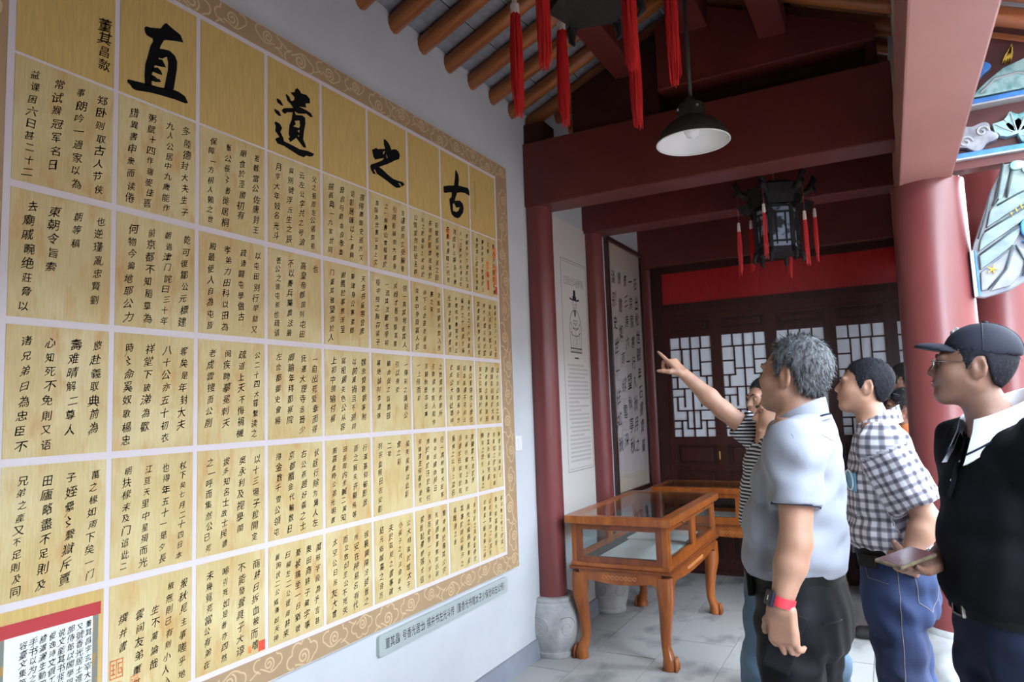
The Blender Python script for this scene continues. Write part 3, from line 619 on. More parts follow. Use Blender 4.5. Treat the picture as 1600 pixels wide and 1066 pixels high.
for (p, q, r, s) in ((fy0, fy1, fz0, fz0 + .035), (fy0, fy1, fz1 - .035, fz1), (fy0, fy0 + .035, fz0 + .035, fz1 - .035), (fy1 - .035, fy1, fz0 + .035, fz1 - .035)):
    MB().box((0, p, r), (.034, q, s)).build('frame_member', m_frame, fc)
m_fpap = pmat('frame_paper', (.62, .55, .54), .5, var=.04, scale=8); m_fmar = pmat('frame_margin', (.60, .52, .42), .5)
MB().box((0, fy0 + .03, fz0 + .03), (.012, fy1 - .03, fz1 - .03)).build('mount', m_fmar, fc)
MB().box((.012, fy0 + .05, fz0 + .17), (.013, fy1 - .05, fz1 - .22)).build('paper', m_fpap, fc)
mb = MB()
for j, s in enumerate(SCROLL):
    for i, ch in enumerate(s):
        yc = 5.60 + j * .148 + rnd.uniform(-.012, .012); zc = 2.60 - i * (1.62 / len(s)) + rnd.uniform(-.01, .01)
        put_glyph(mb, ch, lambda u, v: (.0136, yc + u * 1.15, zc + v * 1.35), .098)
mb.build('writing', m_ink, fc, fix=False)
mb = MB()
for i in range(26): put_glyph(mb, _chars[(i * 37) % len(_chars)], lambda u, v: (.0136, 5.53 + u, 1.86 - i * .033 + v), .026)
mb.build('small_writing', m_seal, fc, fix=False)
MB().box((.022, fy0 + .035, fz0 + .035), (.025, fy1 - .035, fz1 - .035)).build('glass', glassmat('picture_glass', (.97, .97, .97), .02, .35), fc)

# ------------------------------------------------------------------ display cases
m_case = pmat('case_wood', (.40, .115, .018), .32, col2=(.26, .058, .009), scale=4, stretch=(5, 5, .7), coat=.22, detail=6)
m_case2 = pmat('case_wood_dark', (.20, .045, .010), .32, var=.25, scale=5, stretch=(4, 4, .8), coat=.22)
m_glass = glassmat('case_glass'); m_inner = pmat('case_lining', (.10, .09, .085), .7); m_doc = pmat('document_paper', (.70, .71, .68), .6, var=.05, scale=5)
m_carve = pmat('carved_wood', (.56, .21, .06), .4)
def cabriole(mb_list, x, y, dx, dy, top, s=1.):
    pts = [(0, 0, top), (.004, .004, top - .08), (.006, .006, top - .14), (-.004, -.004, top - .22), (-.012, -.012, top * .35), (-.012, -.012, .12), (.004, .004, .065), (.012, .012, .035), (.008, .008, 0)]
    rad = [.050, .048, .044, .035, .029, .026, .031, .037, .036]
    return MB().tube([(x + dx * p[0] * s, y + dy * p[1] * s, p[2]) for p in pts], [r * 1.12 * s for r in rad], 8)
def display_case(lx, ly, h, label, loc, rz, docs, name='display_case'):
    t = empty(name, loc); t.rotation_euler = (0, 0, rz); tag(t, label, 'display case')
    def B(mb, n, m, parent=None, bevel=0., smooth=False):
        o = mb.build(n, m, None, bevel=bevel, smooth=smooth); o.parent = parent or t; return o
    hx, hy = lx / 2, ly / 2; zt = h - .022; zb = h * .675; zl = h * .60
    for sx in (-1, 1):
        for sy in (-1, 1):
            lg = B(cabriole(None, sx * (hx - .055), sy * (hy - .055), sx, sy, zl), 'leg', m_case, smooth=.9)
            mb = MB()
            for q in (-1, 0, 1): mb.tube([(sx * (hx - .045) + sx * .036, sy * (hy - .045) + q * .020, .075), (sx * (hx - .045) + sx * .044, sy * (hy - .045) + q * .022, .03), (sx * (hx - .045) + sx * .040, sy * (hy - .045) + q * .022, .0)], [.006, .011, .010], 6)
            B(mb, 'claw', m_case, lg, smooth=True)
    # aprons with scalloped lower edge and carved strip
    for sx in (-1, 1):
        n = 13; poly = [(-hy + .06 + (ly - .12) * q / (n - 1), zl - .075 + .035 * math.sin(PI * q / (n - 1)) * -1 + .05 * (1 if 0 < q < n - 1 else 0)) for q in range(n)]
        poly = [(u, min(v, zl - .02)) for u, v in poly] + [(hy - .06, zl + .02), (-hy + .06, zl + .02)]
        ap = B(MB().prism(poly, lambda p: (sx * (hx - .035), p[0], p[1]), lambda p: (sx * (hx - .013), p[0], p[1])), 'apron', m_case)
        mb = MB()
        for q in range(16): mb.tube([(sx * (hx - .012), -.2 + .025 * q + .01 * math.cos(v_), zl - .022 + .010 * math.sin(v_)) for v_ in [w * .8 for w in range(8)]], .0025, 4)
        B(mb, 'carving', m_carve, ap)
    for sy in (-1, 1):
        n = 9; poly = [(-hx + .06 + (lx - .12) * q / (n - 1), zl - .075 + .05 * (1 if 0 < q < n - 1 else 0) - .03 * math.sin(PI * q / (n - 1))) for q in range(n)]
        poly = poly + [(hx - .06, zl + .02), (-hx + .06, zl + .02)]
        ap = B(MB().prism(poly, lambda p: (p[0], sy * (hy - .035), p[1]), lambda p: (p[0], sy * (hy - .013), p[1])), 'apron', m_case)
        mb = MB()
        for q in range(8): mb.tube([(-.095 + .027 * q + .011 * math.cos(v_), sy * (hy - .012), zl - .016 + .010 * math.sin(v_)) for v_ in [w * .8 for w in range(8)]], .0025, 4)
        B(mb, 'carving', m_carve, ap)
    B(MB().box((-hx - .0, -hy, zl + .02), (hx, hy, zl + .038)), 'moulding', m_case2, bevel=.006)
    B(MB().box((-hx + .012, -hy + .012, zl + .038), (hx - .012, hy - .012, zb)), 'base_rail', m_case, bevel=.004)
    B(MB().box((-hx + .03, -hy + .03, zb), (hx - .03, hy - .03, zb + .006)), 'case_floor', m_inner)
    for sx in (-1, 1):
        for sy in (-1, 1):
            B(MB().box((sx * (hx - .034) - .017, sy * (hy - .034) - .017, zb), (sx * (hx - .034) + .017, sy * (hy - .034) + .017, zt - .025)), 'corner_post', m_case, bevel=.003)
    zr = zt - .025
    def framed(axis, s, u0, u1, knob):
        # a glazed frame on side 's' of the given axis between u0 and u1
        w = .034
        P = (lambda u, z, o: (s * (hx - .015 - o), u, z)) if axis == 0 else (lambda u, z, o: (u, s * (hy - .015 - o), z))
        f = MB()
        for (p, q, r, v) in ((u0, u1, zb, zb + w), (u0, u1, zr - w, zr), (u0, u0 + w, zb + w, zr - w), (u1 - w, u1, zb + w, zr - w)):
            A = P(p, r, 0); Bq = P(q, v, .026); f.box(tuple(map(min, A, Bq)), tuple(map(max, A, Bq)))
        dr = B(f, 'glazed_door' if knob else 'glazed_frame', m_case2 if not knob else m_case, bevel=.002)
        A = P(u0 + w, zb + w, .012); Bq = P(u1 - w, zr - w, .015)
        B(MB().box(tuple(map(min, A, Bq)), tuple(map(max, A, Bq))), 'glass', m_glass, dr)
        if knob:
            c0 = P((u0 + u1) / 2, zr - w / 2, -.018); c1 = P((u0 + u1) / 2, zr - w / 2, .0)
            B(MB().tube([c0, ((c0[0] + c1[0]) / 2, (c0[1] + c1[1]) / 2, c0[2]), c1], [.008, .009, .004], 10), 'knob', m_brass, dr, smooth=True)
    for sx in (-1, 1):
        framed(0, sx, -hy + .05, -.012, True); framed(0, sx, .012, hy - .05, True)
        B(MB().box((sx * (hx - .03) - .014, -.012, zb), (sx * (hx - .03) + .014, .012, zr)), 'mullion', m_case)
    for sy in (-1, 1): framed(1, sy, -hx + .05, hx - .05, False)
    B(MB().box((-hx + .005, -hy + .005, zr), (hx - .005, hy - .005, zr + .006)).box((-hx + .045, -hy + .045, zr - .001), (-hx + .05, -hy + .05, zr)), 'cornice', m_case2) if False else None
    tp = MB()
    for (p, q, r, v) in ((-hx - .012, hx + .012, -hy - .012, -hy + .055), (-hx - .012, hx + .012, hy - .055, hy + .012), (-hx - .012, -hx + .055, -hy + .055, hy - .055), (hx - .055, hx + .012, -hy + .055, hy - .055)): tp.box((p, r, zr), (q, v, h))
    to = B(tp, 'top_frame', m_case, bevel=.004)
    B(MB().box((-hx + .055, -hy + .055, h - .008), (hx - .055, hy - .055, h - .002)), 'top_glass', m_glass, to)
    R = Matrix.Rotation(rz, 3, 'Z')
    for k, (dx0, dy0, dx1, dy1, th, lab) in enumerate(docs):
        o = MB().prism([(dx0, dy0), (dx1, dy0), (dx1, dy1), (dx0, dy1)], lambda p: (p[0], p[1], 0), lambda p: (p[0], p[1], th)).build('document', m_doc, None)
        o.location = Vector(loc) + R @ Vector((0, 0, zb + .0065)); o.rotation_euler = (0, 0, rz); tag(o, lab, 'document', 'documents in the display cases')
    return t
display_case(.63, 1.27, .85, 'glossy orange-brown glass-topped display case on carved claw legs in front', (.515, 4.665, 0), 0,
             [(-.16, -.55, .24, .05, .012, 'large pale sheet in the near end of the front display case'), (-.20, .12, .20, .50, .010, 'pale sheet in the far end of the front display case')])
display_case(.52, 1.42, .82, 'second dark display case standing along the lattice doors at the back', (.90, 6.09, 0), PI / 2,
             [(-.12, -.58, .10, -.10, .03, 'open white booklet inside the rear display case'), (-.12, .05, .10, .5, .02, 'pale sheet inside the rear display case')])

# ------------------------------------------------------------------ pendant lamp
m_lampout = pmat('lamp_enamel_dark', (.035, .033, .028), .45); m_lampin = pmat('lamp_enamel_white', (.80, .80, .80), .25); m_bulb = pmat('bulb_frosted', (.80, .80, .82), .2)
lp = empty('pendant_lamp', (1.205, 3.56, 2.86)); tag(lp, 'industrial pendant lamp with dark shade and white inside hanging from a rod', 'lamp')
lx, ly, lz = 1.205, 3.56, 2.845
tilt = Matrix.Translation((lx, ly, lz)) @ Matrix.Rotation(math.radians(-7), 4, 'Y') @ Matrix.Translation((-lx, -ly, -lz))
sh = MB().lathe([(.182, 0), (.184, .003), (.176, .030), (.158, .062), (.130, .092), (.098, .116), (.074, .128), (.070, .132)], (lx, ly, lz), 40).build('shade', m_lampout, lp, smooth=True, fix=False)
so = MB().lathe([(.183, .0005), (.174, .028), (.155, .060), (.127, .089), (.095, .112), (.070, .124), (0, .126)], (lx, ly, lz), 40).build('reflector', m_lampin, sh, smooth=True, fix=False)
MB().tube([(lx + .1835 * math.cos(a_ * PI / 20), ly + .1835 * math.sin(a_ * PI / 20), lz) for a_ in range(41)], .004, 6, caps=False).build('rim', m_lampin, sh, smooth=True)
MB().lathe([(.072, .126), (.071, .150), (.069, .190), (.062, .202), (.034, .210), (.026, .222), (.022, .240), (.016, .245), (0, .245)], (lx, ly, lz), 32).build('neck', m_lampout, lp, smooth=.6)
MB().lathe([(0, .02), (.03, .035), (.042, .06), (.03, .095), (.02, .112)], (lx, ly, lz), 20).build('bulb', m_bulb, lp, smooth=True)
mb = MB()
for k in range(4): mb.tube([(lx + .066 * math.cos(k * PI / 2 - .9), ly + .066 * math.sin(k * PI / 2 - .9), lz + .172), (lx + .076 * math.cos(k * PI / 2 - .9), ly + .076 * math.sin(k * PI / 2 - .9), lz + .172)], .007, 8)
mb.build('screw', pmat('steel', (.6, .6, .6), .3, metal=1.), lp)
MB().tube([(lx, ly, lz + .23), (lx, ly, roof_z(lx) - .02)], .011, 10).build('rod', m_lampout, lp, smooth=True)

# ------------------------------------------------------------------ palace lanterns
m_blk = pmat('lantern_black', (.012, .010, .010), .55, var=.3, scale=30, bump=.2, bscale=60, spec=.2)
m_lpan = pmat('lantern_glass', (.26, .30, .40), .25, col2=(.03, .03, .035), scale=14, ramp=(.45, .52), coat=.4)
m_tas = pmat('tassel_red', (.55, .010, .012), .5)
m_bead = pmat('tassel_bead', (.60, .52, .45), .4); m_cord = pmat('cord_red', (.40, .03, .03), .6); m_wire = pmat('grey_wire', (.25, .25, .25), .5)
def tassel(parent, x, y, z, L, r, n, cordlen):
    t = MB().tube([(x, y, z), (x + .002, y, z - cordlen)], .0016, 5).build('tassel', m_cord, parent)
    z0 = z - cordlen
    MB().lathe([(0, .014), (.008, .010), (.0095, .002), (.0075, -.006), (r * .75, -.010), (r * .8, -.020), (r * .72, -.026), (r * .8, -.032), (r * .8, -.042), (r * .7, -.046)], (x, y, z0), 14).build('bead', m_bead, t, smooth=.7)
    mb = MB(); tip = z0 - .046
    mb.tube([(x, y, z0 - .02), (x, y, tip - L * .3), (x + .002, y, tip - L * .62)], [r * .55, r * .5, r * .2], 10)
    for k in range(n):
        a = rnd.uniform(0, 2 * PI); q = math.sqrt(rnd.random()); ll = L * rnd.uniform(.70, 1.10)
        rr = r * q; sw = rnd.uniform(-.006, .008)
        mb.tube([(x + rr * .75 * math.cos(a), y + rr * .75 * math.sin(a), z0 - .03), (x + rr * 1.05 * math.cos(a), y + rr * 1.05 * math.sin(a), tip - ll * .35), (x + rr * math.cos(a) + sw * .5, y + rr * math.sin(a), tip - ll * .75), (x + rr * .8 * math.cos(a) + sw, y + rr * .8 * math.sin(a), tip - ll)], [.0013, .0014, .0013, .0012], 3, caps=False)
    mb.build('thread', m_tas, t)['kind'] = 'stuff'
    return t
def lantern(cx, cy, zt, R, rot, label, strands, tl, tr, ceiling, cord=(.12, .18)):
    t = empty('palace_lantern', (cx, cy, zt)); tag(t, label, 'lantern', 'hexagonal palace lanterns')
    hexp = lambda r, k, z: (cx + r * math.cos(rot + k * PI / 3), cy + r * math.sin(rot + k * PI / 3), z)
    r1 = R * .70; r2 = R * .54; zc0, zc1 = zt - .16, zt - .04; zb0 = zt - .46
    for k in range(6):
        k2 = k + 1
        # crown panel, body panel, posts
        cp = MB().prism([0, 1, 2, 3], lambda i: [hexp(r1 * 1.12, k, zc1), hexp(r1 * 1.12, k2, zc1), hexp(r1, k2, zc0), hexp(r1, k, zc0)][i], lambda i: [hexp(r1 * 1.05, k, zc1), hexp(r1 * 1.05, k2, zc1), hexp(r1 * .93, k2, zc0), hexp(r1 * .93, k, zc0)][i]).build('crown_panel', m_blk, t)
        MB().prism([0, 1, 2, 3], lambda i: [hexp(r2 * .97, k, zc0), hexp(r2 * .97, k2, zc0), hexp(r2 * .97, k2, zb0 + .03), hexp(r2 * .97, k, zb0 + .03)][i], lambda i: [hexp(r2 * .93, k, zc0), hexp(r2 * .93, k2, zc0), hexp(r2 * .93, k2, zb0 + .03), hexp(r2 * .93, k, zb0 + .03)][i]).build('panel', m_lpan, t)
        MB().bar(hexp(r2, k, zc0 + .01), hexp(r2, k, zb0), .022, .022, (1, .3, 0)).build('post', m_blk, t, bevel=.003)
        mb = MB()
        for z_ in (zc0 - .012, zc0 - .05, zb0 + .07, zb0 + .03): mb.bar(hexp(r2, k, z_), hexp(r2, k2, z_), .014, .012)
        for q in (.28, .72):
            A = Vector(hexp(r2, k, zc0 - .05)).lerp(Vector(hexp(r2, k2, zc0 - .05)), q); mb.bar(A, A - Vector((0, 0, .2)), .009, .009, (1, .2, 0))
        mb.build('fretwork', m_blk, t)
        # upturned dragon arm with hook, and small foot
        arm = [hexp(r1 * .9, k, zc1 - .05), hexp(r1 * 1.25, k, zc1 - .02), hexp(R * .92, k, zc1 + .0), hexp(R * 1.02, k, zc1 + .04), hexp(R * .98, k, zc1 + .075)]
        ar = MB().tube(arm, [.020, .022, .018, .020, .006], 7).tube([hexp(R * .95, k, zc1 + .005), hexp(R * 1.06, k, zc1 - .025), hexp(R * 1.0, k, zc1 - .045)], [.014, .009, .004], 6).build('dragon_arm', m_blk, t, smooth=True)
        MB().prism([(0, 0), (.6, .0), (1, -.25), (.8, -.75), (.35, -1), (.1, -.55)], lambda p: tuple(Vector(hexp(r1 * .75 + p[0] * (R - r1 * .75), k, zc0 + .04 + p[1] * .08)) + Vector((-math.sin(rot + k * PI / 3), math.cos(rot + k * PI / 3), 0)) * .006), lambda p: tuple(Vector(hexp(r1 * .75 + p[0] * (R - r1 * .75), k, zc0 + .04 + p[1] * .08)) - Vector((-math.sin(rot + k * PI / 3), math.cos(rot + k * PI / 3), 0)) * .006)).build('carved_bracket', m_blk, ar)
        MB().tube([hexp(r2 * .95, k, zb0 + .04), hexp(r2 * 1.12, k, zb0), hexp(r2 * 1.18, k, zb0 - .035), hexp(r2 * 1.05, k, zb0 - .055)], [.014, .016, .012, .005], 6).build('foot', m_blk, t, smooth=True)
        h = hexp(R * .98, k, zc1 - .03)
        tassel(t, h[0], h[1], h[2], tl, tr, strands, cord[k % 2])
    MB().prism(list(range(6)), lambda k: hexp(r2, k, zb0), lambda k: hexp(r2, k, zb0 + .03)).build('base_plate', m_blk, t)
    MB().prism(list(range(6)), lambda k: hexp(r1 * 1.08, k, zc1 - .01), lambda k: hexp(r1 * .7, k, zc1 + .03)).build('crown_lid', m_blk, t)
    MB().tube([(cx, cy, zc1 + .02), (cx, cy, ceiling)], .0035, 6).build('wire', m_wire, t)
lantern(1.455, 4.62, 2.87, .235, .35, 'small black palace lantern with red tassels hanging in the far bay', 26, .26, .013, 3.75)
lantern(1.225, 2.10, 3.29, .262, .28, 'near palace lantern cut by the top edge, long red tassels in front', 190, .33, .020, 3.8, (.29, .33))

# ------------------------------------------------------------------ carved painted eave board and bracket beside the big column
m_cr = pmat('carve_red_ground', (.085, .018, .016), .5, var=.2); m_cblue = pmat('carve_blue', (.05, .22, .62), .45, var=.15, scale=20); m_cwhite = pmat('carve_white', (.40, .43, .45), .5, var=.05)
m_cteal = pmat('carve_teal', (.02, .20, .20), .45, col2=(.35, .55, .55), scale=16, ramp=(.45, .7)); m_ccloud = pmat('carve_cloud', (.40, .41, .45), .55, col2=(.14, .15, .19), scale=14)
m_cgreen = pmat('carve_pale_green', (.25, .33, .28), .6, col2=(.16, .21, .235), scale=9, stretch=(1, 1, 2)); m_cline = pmat('carve_dark_line', (.05, .07, .08), .6); m_gold = pmat('carve_gold', (.60, .38, .05), .4); m_cgrey = pmat('carve_grey_violet', (.19, .20, .245), .6, col2=(.29, .29, .31), scale=10)
eb2 = empty('carved_eave_board', (2.9, 4.06, 2.61)); tag(eb2, 'painted carved board with clouds and leaves right of the big column', 'carving')
XR = 3.9
MB().box((2.36, 4.02, 2.605), (XR, 4.12, 2.655)).build('lower_rail', m_red, eb2)
MB().box((2.36, 4.06, 2.655), (XR, 4.12, 3.30)).build('ground', m_cr, eb2)
for z_ in (2.668, 2.925):
    MB().box((2.36, 3.995, z_ - .014), (XR, 4.06, z_ + .012)).build('blue_strip', m_cblue, eb2, bevel=.004)
    MB().box((2.36, 3.990, z_ - .022), (XR, 4.06, z_ - .014)).build('white_strip', m_cwhite, eb2)
def relief(outline, yb, yf, name, mat, parent, bevel=.006):
    return MB().prism(outline, lambda p: (p[0], yb, p[1]), lambda p: (p[0], yf, p[1])).build(name, mat, parent, bevel=bevel)
def blob(cx, cz, rx, rz, lobes, amp, ph=0, n=36): return [(cx + rx * (1 + amp * math.cos(lobes * a + ph)) * math.cos(a), cz + rz * (1 + amp * math.cos(lobes * a + ph)) * math.sin(a)) for a in [2 * PI * q / n for q in range(n)]]
def leafp(x, z, a, L, w):
    pts = [(0, 0), (.25, .38), (.5, .5), (.62, .38), (.72, .46), (.85, .22), (1, 0), (.85, -.22), (.72, -.46), (.62, -.38), (.5, -.5), (.25, -.38)]
    return [(x + L * u * math.cos(a) - w * v * math.sin(a), z + L * u * math.sin(a) + w * v * math.cos(a)) for u, v in pts]
for rep in range(5):
    ox = 2.43 + rep * .30
    cl = relief(blob(ox + .03, 2.755, .085, .065, 5, .16, 1.2), 4.062, 4.012, 'cloud', m_ccloud, eb2)
    mb = MB()
    for (sx, sz, sr) in ((ox - .01, 2.735, .030), (ox + .06, 2.775, .028)):
        mb.tube([(sx + sr * (1 - q / 18) * math.cos(q * .55), 4.008, sz + sr * (1 - q / 18) * math.sin(q * .55)) for q in range(16)], .005, 5)
    mb.build('scroll', m_cwhite, cl, smooth=True)
    for a_ in (1.75, 1.15, 2.5, .35, -.5):
        lf = relief(leafp(ox + .20, 2.735, a_, .12, .075), 4.062, 4.015, 'leaf', m_cteal, eb2)
        MB().tube([(ox + .20 + .02 * math.cos(a_), 4.012, 2.735 + .02 * math.sin(a_)), (ox + .20 + .105 * math.cos(a_), 4.010, 2.735 + .105 * math.sin(a_))], .003, 5).build('vein', m_cwhite, lf)
    fsh = relief([(ox + .02, 2.95), (ox + .10, 3.02), (ox + .17, 3.07), (ox + .27, 3.10), (ox + .295, 3.08), (ox + .285, 3.02), (ox + .295, 2.95)], 4.062, 4.01, 'rock', m_cteal, eb2)
    MB().tube([(ox + .07, 4.006, 2.965), (ox + .13, 4.005, 3.02), (ox + .22, 4.005, 3.03), (ox + .33, 4.006, 2.985)], .006, 5).build('scroll', m_cwhite, fsh, smooth=True)
    for q in range(4): relief(leafp(ox + .17 + .012 * q, 3.10, 1.0 + .16 * q, .085, .014), 4.062, 4.02, 'gold_blade', m_gold, eb2, bevel=.002)
    relief(blob(ox + .06, 3.10, .06, .05, 4, .12), 4.062, 4.03, 'blue_cloud', m_cblue, eb2)
br = empty('carved_bracket', (2.4, 4.03, 1.97)); tag(br, 'pale green painted carved bracket fixed to the right side of the big column', 'carving')
relief([(2.56, 2.60), (2.50, 2.475), (2.415, 2.235), (2.402, 2.19), (2.40, 1.975), (2.44, 1.968), (2.54, 1.992), (2.62, 2.04), (2.72, 2.13), (2.86, 2.30), (3.02, 2.46), (3.10, 2.56), (3.10, 2.60)], 4.08, 4.02, 'board', m_cgrey, br, bevel=.010)
relief([(2.393, 2.20), (2.41, 2.20), (2.412, 1.975), (2.396, 1.972)], 4.075, 4.012, 'white_edge', m_cwhite, br, bevel=.003)
relief([(2.412, 2.20), (2.42, 2.19), (2.424, 1.98), (2.413, 1.978)], 4.07, 4.013, 'blue_edge', m_cblue, br, bevel=.002)
folds = [[(2.555, 2.595), (2.595, 2.595), (2.54, 2.42), (2.515, 2.44)], [(2.60, 2.595), (2.70, 2.57), (2.66, 2.47), (2.56, 2.43), (2.585, 2.52)], [(2.53, 2.43), (2.66, 2.48), (2.74, 2.50), (2.70, 2.43), (2.55, 2.35), (2.47, 2.30), (2.49, 2.38)],
         [(2.46, 2.28), (2.56, 2.35), (2.68, 2.41), (2.64, 2.33), (2.52, 2.25), (2.43, 2.19), (2.44, 2.24)], [(2.43, 2.17), (2.53, 2.24), (2.62, 2.30), (2.565, 2.20), (2.50, 2.15), (2.43, 2.10)]]
for p in folds: relief(p, 4.03, 4.000, 'fold', m_cgreen, br, bevel=.006)
for p in ([(2.43, 2.09), (2.50, 2.14), (2.56, 2.19), (2.52, 2.09), (2.45, 2.0), (2.425, 2.0)], [(2.57, 2.195), (2.60, 2.12), (2.585, 2.06), (2.54, 2.01), (2.46, 1.995), (2.53, 2.09)], [(2.58, 2.195), (2.66, 2.14), (2.64, 2.07), (2.60, 2.05), (2.61, 2.12)]): relief(p, 4.03, 4.004, 'petal', m_cgrey, br, bevel=.006)
mb = MB()
for pts in ([(2.56, 2.60), (2.525, 2.44), (2.50, 2.40)], [(2.60, 2.60), (2.575, 2.50), (2.56, 2.43)], [(2.52, 2.40), (2.60, 2.44), (2.72, 2.49)], [(2.46, 2.28), (2.55, 2.33), (2.68, 2.40)], [(2.43, 2.17), (2.53, 2.24), (2.63, 2.31)], [(2.565, 2.20), (2.53, 2.09), (2.45, 2.0)], [(2.575, 2.20), (2.61, 2.11), (2.59, 2.05)], [(2.50, 2.475), (2.47, 2.36), (2.43, 2.25)]):
    mb.tube([(a_, 3.997, b_) for a_, b_ in pts], .0045, 5)
mb.build('dark_line', m_cline, br, smooth=True)
for k in range(7):
    x_ = 2.575 + .02 * k; z_ = 2.335 + .016 * k
    MB().tube([(x_, 3.998, z_), (x_ - .006, 3.994, z_ + .022)], .003, 5).build('gold_tick', m_gold, br)
for k in range(5): MB().tube([(2.475, 3.997, 2.095), (2.475 + .022 * math.cos(k * 1.256), 3.995, 2.095 + .022 * math.sin(k * 1.256))], .003, 5).build('gold_tick', m_gold, br)
relief(blob(2.645, 2.275, .05, .045, 3, .1), 4.03, 3.985, 'blue_roundel', m_cblue, br); relief([(2.60, 2.215), (2.70, 2.25), (2.74, 2.22), (2.68, 2.17)], 4.03, 3.99, 'blue_fold', m_cblue, br)
relief([(2.63, 2.36), (2.72, 2.40), (2.76, 2.33), (2.68, 2.29)], 4.03, 3.985, 'red_fold', pmat('carve_red', (.35, .05, .03), .5), br)
for (x_, z_) in ((2.615, 2.578), (2.66, 2.555), (2.70, 2.578)): relief(blob(x_, z_, .035, .022, 3, .08), 4.05, 3.985, 'scale', m_cteal, br)
# ------------------------------------------------------------------ people: one continuous signed-distance body each, clothes as children
V3 = lambda *a: np.array(a, float)
def axis_coords(lo, hi, h, fine):
    out = [lo]; x = lo
    while x < hi:
        st = h
        for a, b, hf in fine:
            if a - 1e-9 <= x < b: st = min(st, hf)
            elif x < a < x + st: st = max(a - x, .5 * hf)
        x += st; out.append(x)
    return np.array(out)
class Field:
    def __init__(s, lo, hi, h, fine=()):
        # fine: list of (lo3, hi3, h)
        s.c = [axis_coords(lo[i], hi[i], h, [(f[0][i], f[1][i], f[2]) for f in fine]) for i in range(3)]
        s.D = np.full([len(c) for c in s.c], .09, np.float32)
    def sub(s, lo, hi, m):
        sl = []
        for i in range(3):
            a = np.searchsorted(s.c[i], lo[i] - m); b = np.searchsorted(s.c[i], hi[i] + m); sl.append(slice(max(a, 0), max(b, 0)))
        P = np.meshgrid(*[s.c[i][sl[i]] for i in range(3)], indexing='ij', sparse=True)
        return tuple(sl), P
    def op(s, fn, lo, hi, k=.02, mode='u', m=.05):
        sl, P = s.sub(lo, hi, m)
        if any(x.stop <= x.start for x in sl): return s
        d = fn(P).astype(np.float32); D = s.D[sl]
        if mode == 'u':
            h = np.maximum(k - np.abs(D - d), 0) / max(k, 1e-6); s.D[sl] = np.minimum(D, d) - h * h * k * .25
        elif mode == 's':
            h = np.maximum(k - np.abs(D + d), 0) / max(k, 1e-6); s.D[sl] = np.maximum(D, -d) + h * h * k * .25
        elif mode == 'i':
            h = np.maximum(k - np.abs(D - d), 0) / max(k, 1e-6); s.D[sl] = np.maximum(D, d) + h * h * k * .25
        return s
    def cap(s, a, b, ra, rb, k=.02, mode='u'):
        a = np.asarray(a, float); b = np.asarray(b, float); ba = b - a; L2 = float(ba @ ba) + 1e-12
        def fn(P):
            t = np.clip(((P[0] - a[0]) * ba[0] + (P[1] - a[1]) * ba[1] + (P[2] - a[2]) * ba[2]) / L2, 0, 1)
            return np.sqrt((P[0] - a[0] - t * ba[0]) ** 2 + (P[1] - a[1] - t * ba[1]) ** 2 + (P[2] - a[2] - t * ba[2]) ** 2) - (ra + (rb - ra) * t)
        r = max(ra, rb); return s.op(fn, np.minimum(a, b) - r, np.maximum(a, b) + r, k, mode)
    def chain(s, pts, rad, k=.02, mode='u'):
        for i in range(len(pts) - 1): s.cap(pts[i], pts[i + 1], rad[i], rad[i + 1], k, mode)
        return s
    def ell(s, c, r, R=None, k=.02, mode='u'):
        c = np.asarray(c, float); r = np.asarray(r, float); R = np.eye(3) if R is None else R
        def fn(P):
            q = [sum((P[j] - c[j]) * R[j, i] for j in range(3)) for i in range(3)]
            k0 = np.sqrt(sum((q[i] / r[i]) ** 2 for i in range(3))); k1 = np.sqrt(sum((q[i] / r[i] ** 2) ** 2 for i in range(3))) + 1e-9
            return k0 * (k0 - 1) / k1
        e = np.abs(R) @ r; return s.op(fn, c - e, c + e, k, mode)
    def rbox(s, c, half, R, rr, k=.02, mode='u'):
        c = np.asarray(c, float)
        def fn(P):
            q = [np.abs(sum((P[j] - c[j]) * R[j, i] for j in range(3))) - (half[i] - rr) for i in range(3)]
            return np.sqrt(sum(np.maximum(x, 0) ** 2 for x in q)) + np.minimum(np.maximum(np.maximum(q[0], q[1]), q[2]), 0) - rr
        e = np.abs(R) @ np.asarray(half); return s.op(fn, c - e, c + e, k, mode)
    def stack(s, secs, fr, k=.02, mode='u', pw=2.3, wr=None, grow=0.):
        # secs: (z, cx, cy, a, b) in the person's frame fr=(2x2 columns: left, back); superelliptic loft
        secs = sorted(secs); Z = np.array([q[0] for q in secs]); zz = np.linspace(Z[0], Z[-1], 60)
        def sm(col):
            v = np.interp(zz, Z, np.array([q[col] for q in secs])); kk = np.ones(7) / 7
            return np.convolve(np.pad(v, 3, mode='edge'), kk, 'valid')
        cols = [sm(i) for i in range(1, 5)]
        rmax = max(cols[2].max(), cols[3].max()) + np.abs(cols[0]).max() + np.abs(cols[1]).max() + .02
        def fn(P):
            z = P[2]; zc = np.clip(z, Z[0], Z[-1])
            cx, cy, a, b = [np.interp(zc, zz, c) for c in cols]; a = a + grow; b = b + grow
            u = P[0] * fr[0, 0] + P[1] * fr[1, 0] - cx; v = P[0] * fr[0, 1] + P[1] * fr[1, 1] - cy
            n = (np.abs(u / a) ** pw + np.abs(v / b) ** pw) ** (1 / pw)
            d = (n - 1) * np.minimum(a, b) * (.75 + .25 * np.minimum(n, 1.5))
            if wr is not None: d = d + wr(u, v, z)
            return np.maximum(d, np.maximum(z - Z[-1], Z[0] - z))
        return s.op(fn, (-rmax, -rmax, Z[0]), (rmax, rmax, Z[-1]), k, mode)
